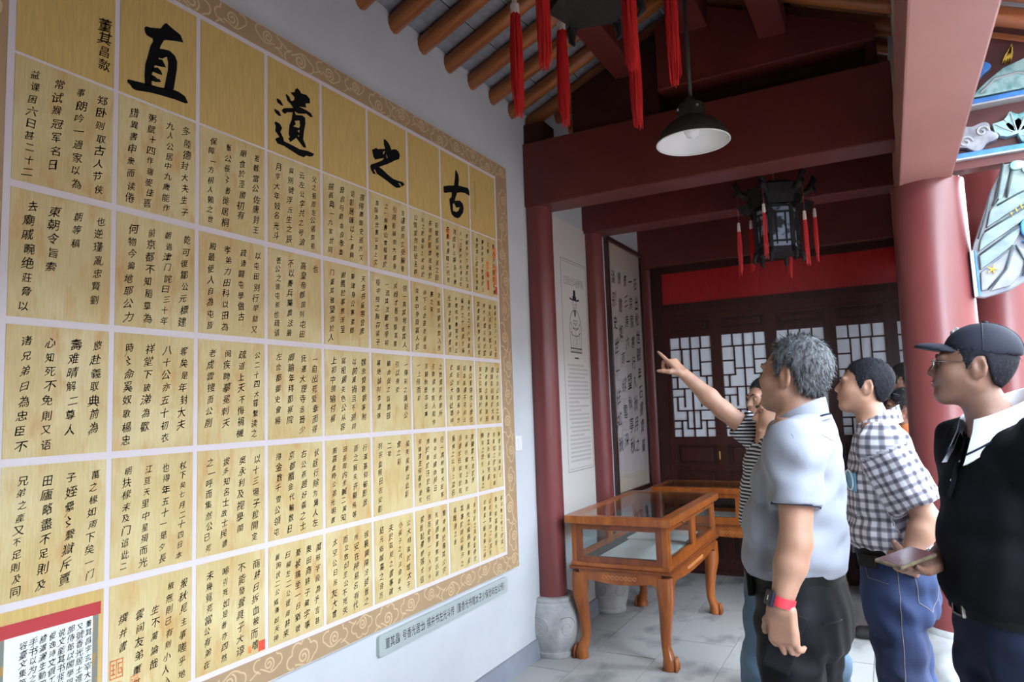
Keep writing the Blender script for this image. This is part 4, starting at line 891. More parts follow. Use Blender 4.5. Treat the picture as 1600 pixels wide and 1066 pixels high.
    def plane(s, p, n, k=.0):
        # keep the side opposite to n
        p = np.asarray(p, float); n = np.asarray(n, float); n = n / np.linalg.norm(n)
        d = (s.c[0][:, None, None] - p[0]) * n[0] + (s.c[1][None, :, None] - p[1]) * n[1] + (s.c[2][None, None, :] - p[2]) * n[2]
        h = np.maximum(k - np.abs(s.D - d), 0) / max(k, 1e-6); s.D = (np.maximum(s.D, d) + h * h * k * .25).astype(np.float32); return s
    def mesh(s):
        D = s.D; I = D < 0
        a = I[:-1, :-1, :-1]; allv = a.copy(); anyv = a.copy()
        for dx in (0, 1):
            for dy in (0, 1):
                for dz in (0, 1):
                    q = I[dx:I.shape[0] - 1 + dx, dy:I.shape[1] - 1 + dy, dz:I.shape[2] - 1 + dz]; allv &= q; anyv |= q
        act = anyv & ~allv; idx = np.argwhere(act); n = len(idx)
        if n == 0: return np.zeros((0, 3)), np.zeros((0, 4), int)
        vid = -np.ones(act.shape, np.int32); vid[tuple(idx.T)] = np.arange(n)
        acc = np.zeros((n, 3)); cnt = np.zeros(n)
        cor = [(x, y, z) for x in (0, 1) for y in (0, 1) for z in (0, 1)]
        val = {c: D[idx[:, 0] + c[0], idx[:, 1] + c[1], idx[:, 2] + c[2]] for c in cor}
        pos = {c: np.stack([s.c[i][idx[:, i] + c[i]] for i in range(3)], 1) for c in cor}
        for c0 in cor:
            for ax in range(3):
                if c0[ax]: continue
                c1 = tuple(1 if i == ax else c0[i] for i in range(3))
                v0, v1 = val[c0], val[c1]; m = (v0 < 0) != (v1 < 0)
                t = v0[m] / (v0[m] - v1[m]); acc[m] += pos[c0][m] + t[:, None] * (pos[c1][m] - pos[c0][m]); cnt[m] += 1
        V = acc / cnt[:, None]; F = []
        for ax in range(3):
            A = I[tuple(slice(None, -1) if i == ax else slice(1, -1) for i in range(3))]; B = I[tuple(slice(1, None) if i == ax else slice(1, -1) for i in range(3))]
            e = np.argwhere(A != B)
            if len(e) == 0: continue
            o = np.array([0 if i == ax else 1 for i in range(3)]); e = e + o
            ins = I[tuple(e.T)]; u, w = [(1, 2), (2, 0), (0, 1)][ax]
            q = []
            for (du, dw) in ((-1, -1), (0, -1), (0, 0), (-1, 0)):
                ee = e.copy(); ee[:, u] += du; ee[:, w] += dw; q.append(vid[tuple(ee.T)])
            q = np.stack(q, 1); q[~ins] = q[~ins][:, ::-1]; F.append(q)
        return V, np.concatenate(F)
def np_mesh(name, V, F, mat, parent=None, smooth=True, relax=1, attrs=None):
    # light Laplacian relaxation, then a Blender mesh
    if relax and len(V):
        e = np.concatenate([F[:, [0, 1]], F[:, [1, 2]], F[:, [2, 3]], F[:, [3, 0]]])
        for _ in range(relax):
            S_ = np.zeros_like(V); c = np.zeros(len(V)); np.add.at(S_, e[:, 0], V[e[:, 1]]); np.add.at(c, e[:, 0], 1); np.add.at(S_, e[:, 1], V[e[:, 0]]); np.add.at(c, e[:, 1], 1)
            V = V * .5 + .5 * S_ / np.maximum(c, 1)[:, None]
    me = bpy.data.meshes.new(name); n, m = len(V), len(F)
    me.vertices.add(n); me.vertices.foreach_set('co', V.astype(np.float32).ravel())
    me.loops.add(m * 4); me.loops.foreach_set('vertex_index', F.astype(np.int32).ravel())
    me.polygons.add(m); me.polygons.foreach_set('loop_start', np.arange(0, m * 4, 4, dtype=np.int32)); 
    me.update(calc_edges=True); me.validate()
    if attrs:
        for an, arr in attrs.items():
            at = me.attributes.new(an, 'FLOAT_VECTOR' if arr.ndim == 2 else 'FLOAT', 'POINT'); at.data.foreach_set('vector' if arr.ndim == 2 else 'value', arr.astype(np.float32).ravel())
    if smooth: me.shade_smooth()
    me.materials.append(mat)
    o = bpy.data.objects.new(name, me); COL.objects.link(o)
    if parent is not None: o.parent = parent
    return o
def rotm(yaw=0, pitch=0, roll=0):
    # columns: local x (left), y (back), z (up) -> person frame; yaw + turns to the person's left, pitch + looks up
    cy, sy, cp, sp, cr, sr = math.cos(yaw), math.sin(yaw), math.cos(pitch), math.sin(pitch), math.cos(roll), math.sin(roll)
    Rz = np.array([[cy, -sy, 0], [sy, cy, 0], [0, 0, 1]]); Rx = np.array([[1, 0, 0], [0, cp, sp], [0, -sp, cp]]); Ry = np.array([[cr, 0, sr], [0, 1, 0], [-sr, 0, cr]])
    return Rz @ Rx @ Ry
def wrinkle(amp, f=1., ph=0.):
    def w(u, v, z):
        a = np.sin(26 * f * (z + .55 * u - .3 * v) + 2.2 * np.sin(7 * u + 5 * v + ph) + ph); b = np.sin(17 * f * (z - .6 * u + .5 * v) + 1.8 * np.sin(9 * z + 4 * v + 2 * ph) + 1.7 * ph); c = np.sin(41 * f * (v + .4 * u) + 5 * np.sin(6 * z + ph))
        return amp * (.55 * a * (.5 + .5 * b) + .35 * b + .2 * c)
    return w
m_skin = pmat('skin', (.37, .195, .130), .55, var=.10, scale=14, sss=.06, bump=.04, bscale=180)
m_skin_t = pmat('skin_tanned', (.165, .080, .052), .55, var=.12, scale=14, sss=.05, bump=.05, bscale=180)
m_lip = pmat('lips', (.40, .14, .11), .45)
m_eye = pmat('eye', (.60, .57, .53), .25); m_iris = pmat('iris', (.02, .012, .01), .2); m_brow = pmat('brow_hair', (.02, .017, .015), .8)
m_hair_b = pmat('hair_black', (.016, .015, .017), .45, var=.5, scale=90, stretch=(3, 3, .5)); m_hair_g = pmat('hair_grey', (.135, .14, .15), .6, col2=(.018, .018, .021), scale=70, stretch=(2, 2, .5), ramp=(.35, .62)); m_buzz = pmat('hair_buzz', (.012, .012, .017), .7, var=.3, scale=120, spec=.15)
class Person: pass
def head_field(F, hc, R, s, ears=True):
    T = lambda x, y, z: hc + R @ (V3(x, y, z) * s)
    r = lambda *q: np.array(q) * s
    F.ell(T(0, .018, .032), r(.076, .098, .090), R, .02); F.ell(T(0, -.022, -.010), r(.068, .075, .085), R, .03)
    F.ell(T(0, -.040, -.062), r(.056, .054, .058), R, .03); F.ell(T(0, -.072, -.104), r(.030, .026, .024), R, .025)
    for sx in (-1, 1):
        F.ell(T(sx * .044, -.060, -.028), r(.026, .030, .028), R, .025); F.cap(T(sx * .056, -.005, -.055), T(sx * .030, -.068, -.100), .022 * s, .018 * s, .025)
        F.ell(T(sx * .030, -.087, .020), r(.026, .014, .010), R, .014)
        F.ell(T(sx * .032, -.104, .000), r(.020, .016, .013), R, .012, 's'); F.ell(T(sx * .031, -.081, -.001), r(.014, .013, .012), R, .006)
        if ears:
            Re = R @ rotm(sx * -.42, -.15, 0)
            F.ell(T(sx * .081, .020, -.006), r(.009, .021, .034), Re, .006); F.ell(T(sx * .074, .006, -.008), r(.012, .012, .022), R, .012)
            F.ell(T(sx * .090, .016, .002), r(.007, .011, .018), Re, .006, 's'); F.ell(T(sx * .079, .010, -.034), r(.008, .010, .011), R, .006)
    F.chain([T(0, -.088, .010), T(0, -.104, -.018), T(0, -.114, -.032)], [.009 * s, .010 * s, .0115 * s], .012)
    for sx in (-1, 1): F.ell(T(sx * .012, -.102, -.036), r(.009, .011, .008), R, .006)
    F.ell(T(0, -.090, -.058), r(.028, .013, .016), R, .014); F.ell(T(0, -.099, -.062), r(.021, .010, .0055), R, .005); F.ell(T(0, -.097, -.073), r(.018, .010, .0065), R, .005)
    F.cap(T(-.024, -.106, -.0675), T(.024, -.106, -.0675), .0022 * s, .0022 * s, .004, 's')
    return T
def hand_field(F, w, d, n, thumb, curls, spread=.0, s=1., k=.008, tcurl=.4):
    # w wrist, d direction to the knuckles, n palm normal, thumb: +1/-1 side along d x n; curls: 4 finger curls from the index
    w = np.asarray(w, float); d = np.asarray(d, float); d = d / np.linalg.norm(d); n = np.asarray(n, float); n = n - d * (n @ d); n = n / np.linalg.norm(n); sd = np.cross(d, n) * thumb
    R = np.stack([sd, d, n], 1)
    F.rbox(w + d * .050 * s, np.array([.041, .050, .0145]) * s, R, .012 * s, .014); F.ell(w + d * .035 * s + sd * .022 * s + n * .008 * s, np.array([.020, .034, .016]) * s, R, .012)
    tips = []
    for i, (off, L) in enumerate(((.030, .074), (.010, .082), (-.011, .076), (-.031, .060))):
        b = w + d * (.094 - .004 * abs(i - 1)) * s + sd * off * s; c = curls[i]; dirv = d + sd * spread * (1.5 - i)
        dirv = dirv / np.linalg.norm(dirv); P = [b]; rad = [.0098 * s, .0088 * s, .0080 * s, .0068 * s]; ang = 0
        for j, f in enumerate((.45, .32, .25)):
            ang += c * (.75, 1.0, .7)[j]; v = dirv * math.cos(ang) + n * math.sin(ang); P.append(P[-1] + v * L * f * s)
        F.cap(b - d * .02 * s, b, .0105 * s, .0100 * s, .008); F.chain(P, rad, .004); tips.append(P[-1])
    tb = w + d * .026 * s + sd * .030 * s + n * .006 * s; v1 = d * .62 + sd * .62 + n * .35; v1 /= np.linalg.norm(v1); v2 = v1 * math.cos(tcurl) + (d * .5 - sd * .5 + n * .6) * math.sin(tcurl); v2 /= np.linalg.norm(v2)
    F.chain([tb, tb + v1 * .040 * s, tb + v1 * .040 * s + v2 * .032 * s, tb + v1 * .04 * s + v2 * .032 * s + (v2 + n * tcurl * .3) * .022 * s], [.014 * s, .0115 * s, .0100 * s, .008 * s], .008)
    return tips
def strands(V, F, hc, R, n, L, width, lift, seed, flow=None, crown=(0, .05, .10)):
    rg = np.random.default_rng(seed); tri = V[F]; ctr = tri.mean(1); nr = np.cross(tri[:, 2] - tri[:, 0], tri[:, 3] - tri[:, 1]); ar = np.linalg.norm(nr, axis=1) + 1e-12; nr = nr / ar[:, None]
    pick = rg.choice(len(F), n, p=ar / ar.sum()); p = ctr[pick] + rg.normal(0, .002, (n, 3)); nn = nr[pick]
    cr = hc + R @ V3(*crown); fl = p - cr; fl = fl - nn * (fl * nn).sum(1)[:, None]; fl /= np.linalg.norm(fl, axis=1)[:, None] + 1e-9
    if flow is not None:
        g = R @ V3(*flow); g = g[None] - nn * (nn @ g)[:, None]; fl = fl * .5 + g
    fl = fl + rg.normal(0, .35, (n, 3)); fl /= np.linalg.norm(fl, axis=1)[:, None]
    up = np.minimum(lift * rg.uniform(.4, 1.5, n), 1.2)[:, None]; dr = fl + nn * up; dr /= np.linalg.norm(dr, axis=1)[:, None]
    l = (L * rg.uniform(.6, 1.25, n))[:, None]; sd = np.cross(dr, nn); sd /= np.linalg.norm(sd, axis=1)[:, None] + 1e-9
    b = p - nn * .002; mid = b + dr * l * .55 ; tip = b + dr * l + fl * l * .1 - nn * l * .12
    VV = np.concatenate([b - sd * width, b + sd * width, mid + sd * width * .8, mid - sd * width * .8, tip + sd * width * .15, tip - sd * width * .15])
    i = np.arange(n); FF = np.concatenate([np.stack([i, i + n, i + 2 * n, i + 3 * n], 1), np.stack([i + 3 * n, i + 2 * n, i + 4 * n, i + 5 * n], 1)])
    return VV, FF
def hair_mesh(pr, kind, mat, n=2600, L=.022, lift=.35, thick=.010, hairline=None, flow=None, seed=1, name='hair', long=False):
    hc, R, s = pr.hc, pr.R, pr.s
    F = Field(hc - .16, hc + .16, .005)
    T = lambda x, y, z: hc + R @ (V3(x, y, z) * s)
    F.ell(T(0, .018, .034), np.array([.076, .098, .090]) * s + thick, R, .02); F.ell(T(0, .012, -.012), np.array([.068, .078, .080]) * s + thick * .55, R, .03)
    if long:
        F.ell(T(0, .045, -.045), np.array([.078, .062, .085]) * s, R, .03)
    hl = hairline or [(-.13, .075), (-.085, .072), (-.062, .055), (-.046, .048), (-.030, .010), (-.016, -.022), (-.004, -.018), (.004, .028), (.030, .034), (.044, -.018), (.062, -.060), (.12, -.085)]
    hy = np.array([q[0] for q in hl]); hz = np.array([q[1] for q in hl])
    def cut(P):
        q = [sum((P[j] - hc[j]) * R[j, i] for j in range(3)) / s for i in range(3)]
        return (np.interp(q[1], hy, hz) + .012 * np.sin(60 * q[0]) * .3 - q[2]) * .75
    F.op(cut, hc - .2, hc + .2, .010, 'i')
    V, Q = F.mesh(); VV, FF = strands(V, Q, hc, R, n, L, .0011, lift, seed, flow)
    V2 = np.concatenate([V, VV]); F2 = np.concatenate([Q, FF + len(V)])
    return np_mesh(name, V2, F2, mat, pr.root, relax=0)
class Fig:
    """joint layout in the person's own frame (x left, y back, z up), turned by `face` into world axes around the base point"""
    def __init__(s, base, face, H, label, name='person', group=None, ny=.022):
        s.base = np.array([base[0], base[1], 0.]); fx, fy = face; L = math.hypot(fx, fy); fx /= L; fy /= L
        s.f = V3(fx, fy, 0); s.l = V3(-fy, fx, 0)           # facing and left (up x facing)
        s.fr = np.array([[s.l[0], -s.f[0]], [s.l[1], -s.f[1]]])
        s.B = np.stack([s.l, -s.f, V3(0, 0, 1)], 1)
        s.k = H / 1.70; s.ny = ny
        s.root = empty(name, tuple(s.base)); tag(s.root, label, 'person')
        if group: s.root['group'] = group
    def P(s, x, y, z): return s.B @ (V3(x, y, z) * s.k)
    def W(s, x, y, z): return V3(x, y, z) - s.base       # from world coordinates
    def secs(s, rows): return [tuple(c * s.k for c in r) for r in rows]
TORSO = [(.80, 0, .0, .135, .090), (.90, 0, .01, .148, .100), (.98, 0, .0, .142, .100), (1.06, 0, -.005, .145, .104), (1.16, 0, -.005, .152, .104), (1.28, 0, .0, .165, .100), (1.36, 0, .004, .168, .085), (1.42, 0, .010, .140, .070), (1.46, 0, .015, .080, .060)]
def build_body(g, arms, head, skin, torso=TORSO, legs=None, hands=(), res=.010, fine_head=.0042, fine_hand=.0042):
    """arms: list of (shoulder, elbow, wrist) in base-relative coords; hands: dicts for hand_field"""
    k = g.k; hc, R, s = head; g.hc, g.R, g.s = hc, R, s
    pts = [p for a in arms for p in a] + [hc + .18, hc - .18] + [np.asarray(h['w']) + .2 for h in hands] + [np.asarray(h['w']) - .2 for h in hands]
    lo = np.minimum(np.min(pts, 0) - .08, [-.33, -.33, .02]); hi = np.maximum(np.max(pts, 0) + .08, [.33, .33, 1.4])
    fine = [(hc - .135 * s, hc + .135 * s, fine_head)] + [(np.asarray(h['w']) + np.asarray(h['d']) * .075 - .105, np.asarray(h['w']) + np.asarray(h['d']) * .075 + .105, fine_hand) for h in hands if h.get('fine', True)]
    F = Field(lo, hi, res, fine)
    F.stack(g.secs(torso), g.fr, .04)
    legs = legs or [(g.P(sx * .085, .0, .88), g.P(sx * .095, -.02, .48), g.P(sx * .095, .02, .07)) for sx in (-1, 1)]
    g.legs = legs
    for a, b, c in legs: F.chain([a, b, c], [.080 * k, .054 * k, .036 * k], .03); F.cap(c, c + g.f * .13 + V3(0, 0, -.03), .034, .026, .02)
    for a, b, c in arms:
        F.cap(a, a + (b - a) * .3, .058 * k, .052 * k, .04); F.chain([a, b, b + (c - b) * .35, c], [.054 * k, .040 * k, .041 * k, .0275 * k], .02)
    nb = g.P(0, g.ny, 1.42); F.chain([nb, hc + R @ (V3(0, .018, -.075) * s)], [.064 * k, .056 * s], .035)
    head_field(F, hc, R, s)
    for h in hands: hand_field(F, h['w'], h['d'], h['n'], h['thumb'], h['curls'], h.get('spread', 0.), h.get('s', 1.), tcurl=h.get('tcurl', .4))
    V, Q = F.mesh(); b = np_mesh('body', V, Q, skin, g.root)
    # eyes, brows, lips as small features of the head
    T = lambda x, y, z: Vector(hc + R @ (V3(x, y, z) * s))
    for sx in (-1, 1):
        mb = MB(); c = T(sx * .031, -.085, -.001)
        for rr, zz in (): pass
        e = MB().lathe([(0, -.0105 * s), (.0075 * s, -.0075 * s), (.0105 * s, 0), (.0075 * s, .0075 * s), (0, .0105 * s)], (0, 0, 0), 12).build('eye', m_eye, None, smooth=True); e.parent = g.root; e.location = c
        i = MB().lathe([(0, -.005 * s), (.0045 * s, -.002 * s), (.0045 * s, .002 * s), (0, .005 * s)], (0, 0, 0), 10).build('iris', m_iris, None, smooth=True); i.parent = e; i.location = Vector(R @ (V3(0, -.0078, 0) * s))
        br_ = MB().tube([T(sx * .012, -.103, .020), T(sx * .030, -.101, .026), T(sx * .048, -.086, .020)], [.003 * s, .0042 * s, .0022 * s], 6).build('eyebrow', m_brow, None, smooth=True); br_.parent = g.root
    lp_ = MB().tube([T(-.020, -.098, -.066), T(-.008, -.1085, -.0625), T(0, -.1095, -.0635), T(.008, -.1085, -.0625), T(.020, -.098, -.066)], [.0015, .0035 * s, .0032 * s, .0035 * s, .0015], 6).tube([T(-.018, -.098, -.070), T(0, -.1065, -.0735), T(.018, -.098, -.070)], [.0015, .0045 * s, .0015], 6).build('lips', m_lip, None, smooth=True); lp_.parent = g.root
    return b
def clear_body(F, g, arms, off=.003):
    for a, b, c in arms: F.chain([a, b, c], [(.052 * g.k + off), .040 * g.k + off + .004, .03 * g.k + off], .0, 's')
def shirt(g, arms, rows, mat, sleeve=.78, sl_r=(.076, .066), wr=.004, f=1., hem=None, neck=True, res=.0075, name='shirt', slant=None, ph=0., open_r=None, armwr=True):
    k = g.k; pts = [p for a in arms for p in (a[0], a[0] + (a[1] - a[0]) * 1.0)]
    lo = np.minimum(np.min(pts, 0) - .11, [-.30, -.30, rows[0][0] * k - .03]); hi = np.maximum(np.max(pts, 0) + .11, [.30, .30, rows[-1][0] * k + .04])
    F = Field(lo, hi, res); F.stack(g.secs(rows), g.fr, .03, wr=wrinkle(wr, f, ph), pw=2.2)
    segs = []
    for i, (a, b, c) in enumerate(arms):
        e = a + (b - a) * sleeve; inn = a + g.P(-.05 if (a @ g.l) > 0 else .05, .0, .012); G = Field(np.minimum(np.minimum(a, e), inn) - .13, np.maximum(np.maximum(a, e), inn) + .13, res)
        G.cap(inn, a, sl_r[0] * k * .95, sl_r[0] * k, .03); G.cap(a, e + (b - a) / np.linalg.norm(b - a) * .05, sl_r[0] * k, sl_r[1] * k, .03)
        d = (b - a) / np.linalg.norm(b - a)
        if armwr:
            w_ = wrinkle(wr * 1.1, f, ph + i + 1); X, Y, Z_ = np.meshgrid(*G.c, indexing='ij', sparse=True); G.D = (G.D + w_(X, Y, Z_)).astype(np.float32)
        G.plane(e, d); G.cap(a + (b - a) * (sleeve - .22), e + d * .04, .046 * k, sl_r[1] * k - .007, .002, 's')
        # merge sleeve grid into the shirt grid by trilinear sampling
        segs.append((a, e)); sl, P = F.sub(np.minimum(np.minimum(a, e), inn) - .11, np.maximum(np.maximum(a, e), inn) + .11, 0.)
        gi = [np.clip(np.searchsorted(G.c[q], F.c[q][sl[q]]) - 1, 0, len(G.c[q]) - 2) for q in range(3)]
        tt = [np.clip((F.c[q][sl[q]] - G.c[q][gi[q]]) / (G.c[q][gi[q] + 1] - G.c[q][gi[q]]), 0, 1) for q in range(3)]
        d_ = 0
        for x in (0, 1):
            for y in (0, 1):
                for z in (0, 1):
                    d_ = d_ + G.D[np.ix_(gi[0] + x, gi[1] + y, gi[2] + z)] * (tt[0] if x else 1 - tt[0])[:, None, None] * (tt[1] if y else 1 - tt[1])[None, :, None] * (tt[2] if z else 1 - tt[2])[None, None, :]
        D = F.D[sl]; kk = .035; h = np.maximum(kk - np.abs(D - d_), 0) / kk; F.D[sl] = np.minimum(D, d_) - h * h * kk * .25
    if neck:
        nb = g.P(0, g.ny, 1.42); F.chain([nb, g.hc + g.R @ (V3(0, .018, -.075) * g.s)], [.070 * k, .064 * g.s], .004, 's')
        c0 = g.P(0, g.ny, 1.462); nn = g.B @ V3(0, -.50, 1.); nn = nn / np.linalg.norm(nn)
        F.op(lambda P: np.maximum(-((P[0] - c0[0]) * nn[0] + (P[1] - c0[1]) * nn[1] + (P[2] - c0[2]) * nn[2]), np.sqrt((P[0] - c0[0]) ** 2 + (P[1] - c0[1]) ** 2) - .125), c0 - .2, c0 + .2, .006, 's')
    if hem is not None: hem(F)
    V, Q = F.mesh()
    # pattern coordinates: around / along
    U = V @ g.B; vv = V[:, 2].copy(); uu = np.arctan2(U[:, 0], -U[:, 1]) * .17
    for a, e in segs:
        ax = (e - a) / np.linalg.norm(e - a); t = (V - a) @ ax; rad = V - a - t[:, None] * ax; dist = np.linalg.norm(rad, axis=1)
        m = (dist < sl_r[0] * k + .02) & (t > .01) & (np.abs(U[:, 0]) > .155 * k)
        o1 = np.cross(ax, g.f); o1 /= np.linalg.norm(o1); o2 = np.cross(ax, o1); uu[m] = np.arctan2(rad[m] @ o1, rad[m] @ o2) * .075; vv[m] = -t[m]
    return np_mesh(name, V, Q, mat, g.root, relax=1, attrs={'pat': np.stack([uu, vv, np.zeros_like(uu)], 1)})
def trousers(g, mat, waist=.98, rows=None, r=(.098, .076, .066), wr=.006, name='trousers', hemz=.06, ph=0., res=.009):
    k = g.k; rows = rows or [(.78, 0, .012, .165, .120), (.86, 0, .014, .180, .128), (.93, 0, .008, .176, .128), (waist, 0, .0, .170, .126)]
    pts = [p for l in g.legs for p in l]; lo = np.minimum(np.min(pts, 0) - .13, [-.26, -.26, 0]); hi = np.maximum(np.max(pts, 0) + .13, [.26, .26, waist * k + .03]); lo[2] = min(hemz - .02, lo[2] + .1)
    F = Field(lo, hi, res); F.stack(g.secs(rows), g.fr, .03)
    for a, b, c in g.legs: F.chain([a, b, c + V3(0, 0, -.02)], [r[0] * k, r[1] * k, r[2] * k], .035)
    X, Y, Z = np.meshgrid(*F.c, indexing='ij', sparse=True); F.D = (F.D + wrinkle(wr, 2.0, ph)(X, Y, Z) * np.clip((waist * k - Z) * 6, 0, 1)).astype(np.float32)
    F.plane((0, 0, hemz), (0, 0, -1)); F.plane((0, 0, waist * k), (0, 0, 1))
    V, Q = F.mesh(); U = V @ g.B
    return np_mesh(name, V, Q, mat, g.root, attrs={'pat': np.stack([np.arctan2(U[:, 0], -U[:, 1]) * .17, V[:, 2], V[:, 2] * 0], 1)})
def belt(g, mat, z, a, b, cx=0, cy=0, h=.034, name='belt', buckle=None, pw=2.2):
    pts = []; n = 48
    for q in range(n + 1):
        t = 2 * PI * q / n; c_, s_ = math.cos(t), math.sin(t)
        pts.append((math.copysign(abs(c_) ** (2 / pw), c_) * a + cx, math.copysign(abs(s_) ** (2 / pw), s_) * b + cy))
    vs = []
    for (u, v) in pts:
        for gz, gr in ((-h / 2, 0), (h / 2, 0)): vs.append(tuple(g.B @ (V3(u, v, z + gz) * g.k)))
    mb = MB(); mb.add(vs, [(2 * i, 2 * i + 2, 2 * i + 3, 2 * i + 1) for i in range(n)])
    o = mb.build(name, mat, None, smooth=True, fix=False); o.parent = g.root
    if buckle:
        c = g.P(0 + cx, -b + cy - .004, z); Rm = Matrix((g.l, -g.f, (0, 0, 1))).transposed()
        m2 = MB()
        for (u, v, hu, hv) in ((0, .017, .024, .003), (0, -.017, .024, .003), (-.022, 0, .003, .02), (.022, 0, .003, .02)): m2.obox(Vector(c) + Rm @ Vector((u, 0, v)), (hu, .004, hv), Rm)
        q = m2.build('buckle', buckle, None); q.parent = o
    return o
def shoes(g, mat):
    for a, b, c in g.legs:
        F = Field(c - .3, c + .3, .010); f = g.f; F.cap(V3(c[0], c[1], .045) - f * .05, V3(c[0], c[1], .040) + f * .13, .045, .040, .03); F.cap(c, V3(c[0], c[1], .05), .045, .05, .03); F.plane((0, 0, 0.002), (0, 0, -1), .01)
        V, Q = F.mesh(); np_mesh('shoe', V, Q, mat, g.root)
def collar(g, mat, z0, z1, a, b, cx=0, cy=.02, spread=.05, droop=.034, name='collar', stripe=None, open_=.5, tilt=.25, thick=.004, fl=.17):
    """fold-over collar: a stand ring plus a fall that widens and droops, open at the front"""
    n = 40; mb = MB(); rings = []
    prof = [(0, 0., 0), (0, .45, 0), (.002, 1., 0), (.010, 1.04, 0), (.020, .55, 0), (.030, 0, 1), (.033, -.12, 1), (.026, -.10, 1), (.012, .5, 0)]
    for q in range(n + 1):
        t = -PI / 2 + open_ * .5 + (2 * PI - open_) * q / n; c_, s_ = math.cos(t), math.sin(t); frt = max(0, -s_) ** 3
        ring = []
        for (dr, h, lowr) in prof:
            rr = 1 + dr / fl * (1 + 1.5 * frt * lowr); zz = z0 + (z1 - z0) * h + .50 * b * s_ - lowr * droop * frt
            ring.append(tuple(g.B @ (V3(cx + a * rr * c_, cy + b * rr * s_, zz) * g.k)))
        rings.append(ring)
    m = len(prof); mb.add([v for r in rings for v in r], [(i * m + j, (i + 1) * m + j, (i + 1) * m + (j + 1) % m, i * m + (j + 1) % m) for i in range(n) for j in range(m)])
    o = mb.build(name, mat, None, smooth=.9); o.parent = g.root
    co = np.empty(len(o.data.vertices) * 3); o.data.vertices.foreach_get('co', co); co = co.reshape(-1, 3) @ g.B
    at = o.data.attributes.new('pat', 'FLOAT_VECTOR', 'POINT'); at.data.foreach_set('vector', np.stack([np.arctan2(co[:, 0], -co[:, 1] + cy * g.k) * .09, co[:, 2], co[:, 2] * 0], 1).astype(np.float32).ravel())
    if stripe:
        ms = MB()
        for i in range(n): pass
        pts = [Vector(r[5]) * .75 + Vector(r[4]) * .25 for r in rings]; cc = Vector(g.B @ (V3(cx, cy, (z0 + z1) / 2) * g.k))
        pts = [p + (p - Vector((cc.x, cc.y, p.z))).normalized() * .0016 for p in pts]
        st = MB().tube(pts, .0028, 5).build('stripe', stripe, None, smooth=True); st.parent = o
    return o
def cuff(g, a, b, sleeve, r, mat, h=.012, name='sleeve_stripe'):
    d = Vector(b - a).normalized(); e = Vector(a + (b - a) * sleeve); x = d.orthogonal().normalized(); y = d.cross(x)
    mb = MB(); n = 28; vs = []
    for q in range(n): 
        t = 2 * PI * q / n; v = x * math.cos(t) + y * math.sin(t); vs += [e + v * r - d * h, e + v * r + d * .001]
    mb.add(vs, [(2 * i, 2 * ((i + 1) % n), 2 * ((i + 1) % n) + 1, 2 * i + 1) for i in range(n)])
    o = mb.build(name, mat, None, smooth=True); o.parent = g.root; return o
def fabric(name, col, rough=.85, weave=.12, wscale=420, col2=None): return pmat(name, col, rough, var=.05, scale=6, bump=weave, bscale=wscale, sheen=.02, spec=.2)
def pattern_mat(name, fn, rough=.85):
    """cloth whose woven pattern follows the garment's own around/along coordinates"""
    m = bpy.data.materials.new(name); m.use_nodes = True; nt = m.node_tree; b = nt.nodes['Principled BSDF']; b.inputs['Roughness'].default_value = rough; b.inputs['Specular IOR Level'].default_value = .2
    at = nt.nodes.new('ShaderNodeAttribute'); at.attribute_name = 'pat'; sp = nt.nodes.new('ShaderNodeSeparateXYZ'); nt.links.new(at.outputs['Vector'], sp.inputs[0])
    def mth(op, a, b_=None):
        n = nt.nodes.new('ShaderNodeMath'); n.operation = op
        for i, v in enumerate((a, b_)):
            if v is None: continue
            if isinstance(v, (int, float)): n.inputs[i].default_value = v
            else: nt.links.new(v, n.inputs[i])
        return n.outputs[0]
    col = fn(nt, sp.outputs[0], sp.outputs[1], mth); nt.links.new(col, b.inputs['Base Color']); return m
def ramp_of(nt, src, stops, interp='LINEAR'):
    r = nt.nodes.new('ShaderNodeValToRGB'); r.color_ramp.interpolation = interp
    while len(r.color_ramp.elements) < len(stops): r.color_ramp.elements.new(.5)
    for e, (p, c) in zip(r.color_ramp.elements, stops): e.position = p; e.color = (*c, 1)
    nt.links.new(src, r.inputs[0]); return r.outputs[0]
def phone(name, c, ax, ay, mat_body, mat_screen, label, w=.074, h=.155, t=.009):
    ax = Vector(ax).normalized(); ay = Vector(ay); ay = (ay - ax * ay.dot(ax)).normalized(); az = ax.cross(ay); R = Matrix((ax, ay, az)).transposed()
    o = empty(name, c); tag(o, label, 'phone')
    b = MB().obox((0, 0, 0), (w / 2, h / 2, t / 2), R).build('case', mat_body, None, bevel=.004); b.parent = o
    s_ = MB().obox(R @ Vector((0, 0, t / 2 + .0003)), (w / 2 - .004, h / 2 - .005, .0004), R).build('screen', mat_screen, None); s_.parent = o
    c_ = MB().obox(R @ Vector((-w * .22, h * .36, -t / 2 - .001)), (w * .16, w * .18, .0015), R).build('camera_bump', mat_screen, None, bevel=.001); c_.parent = o
    return o

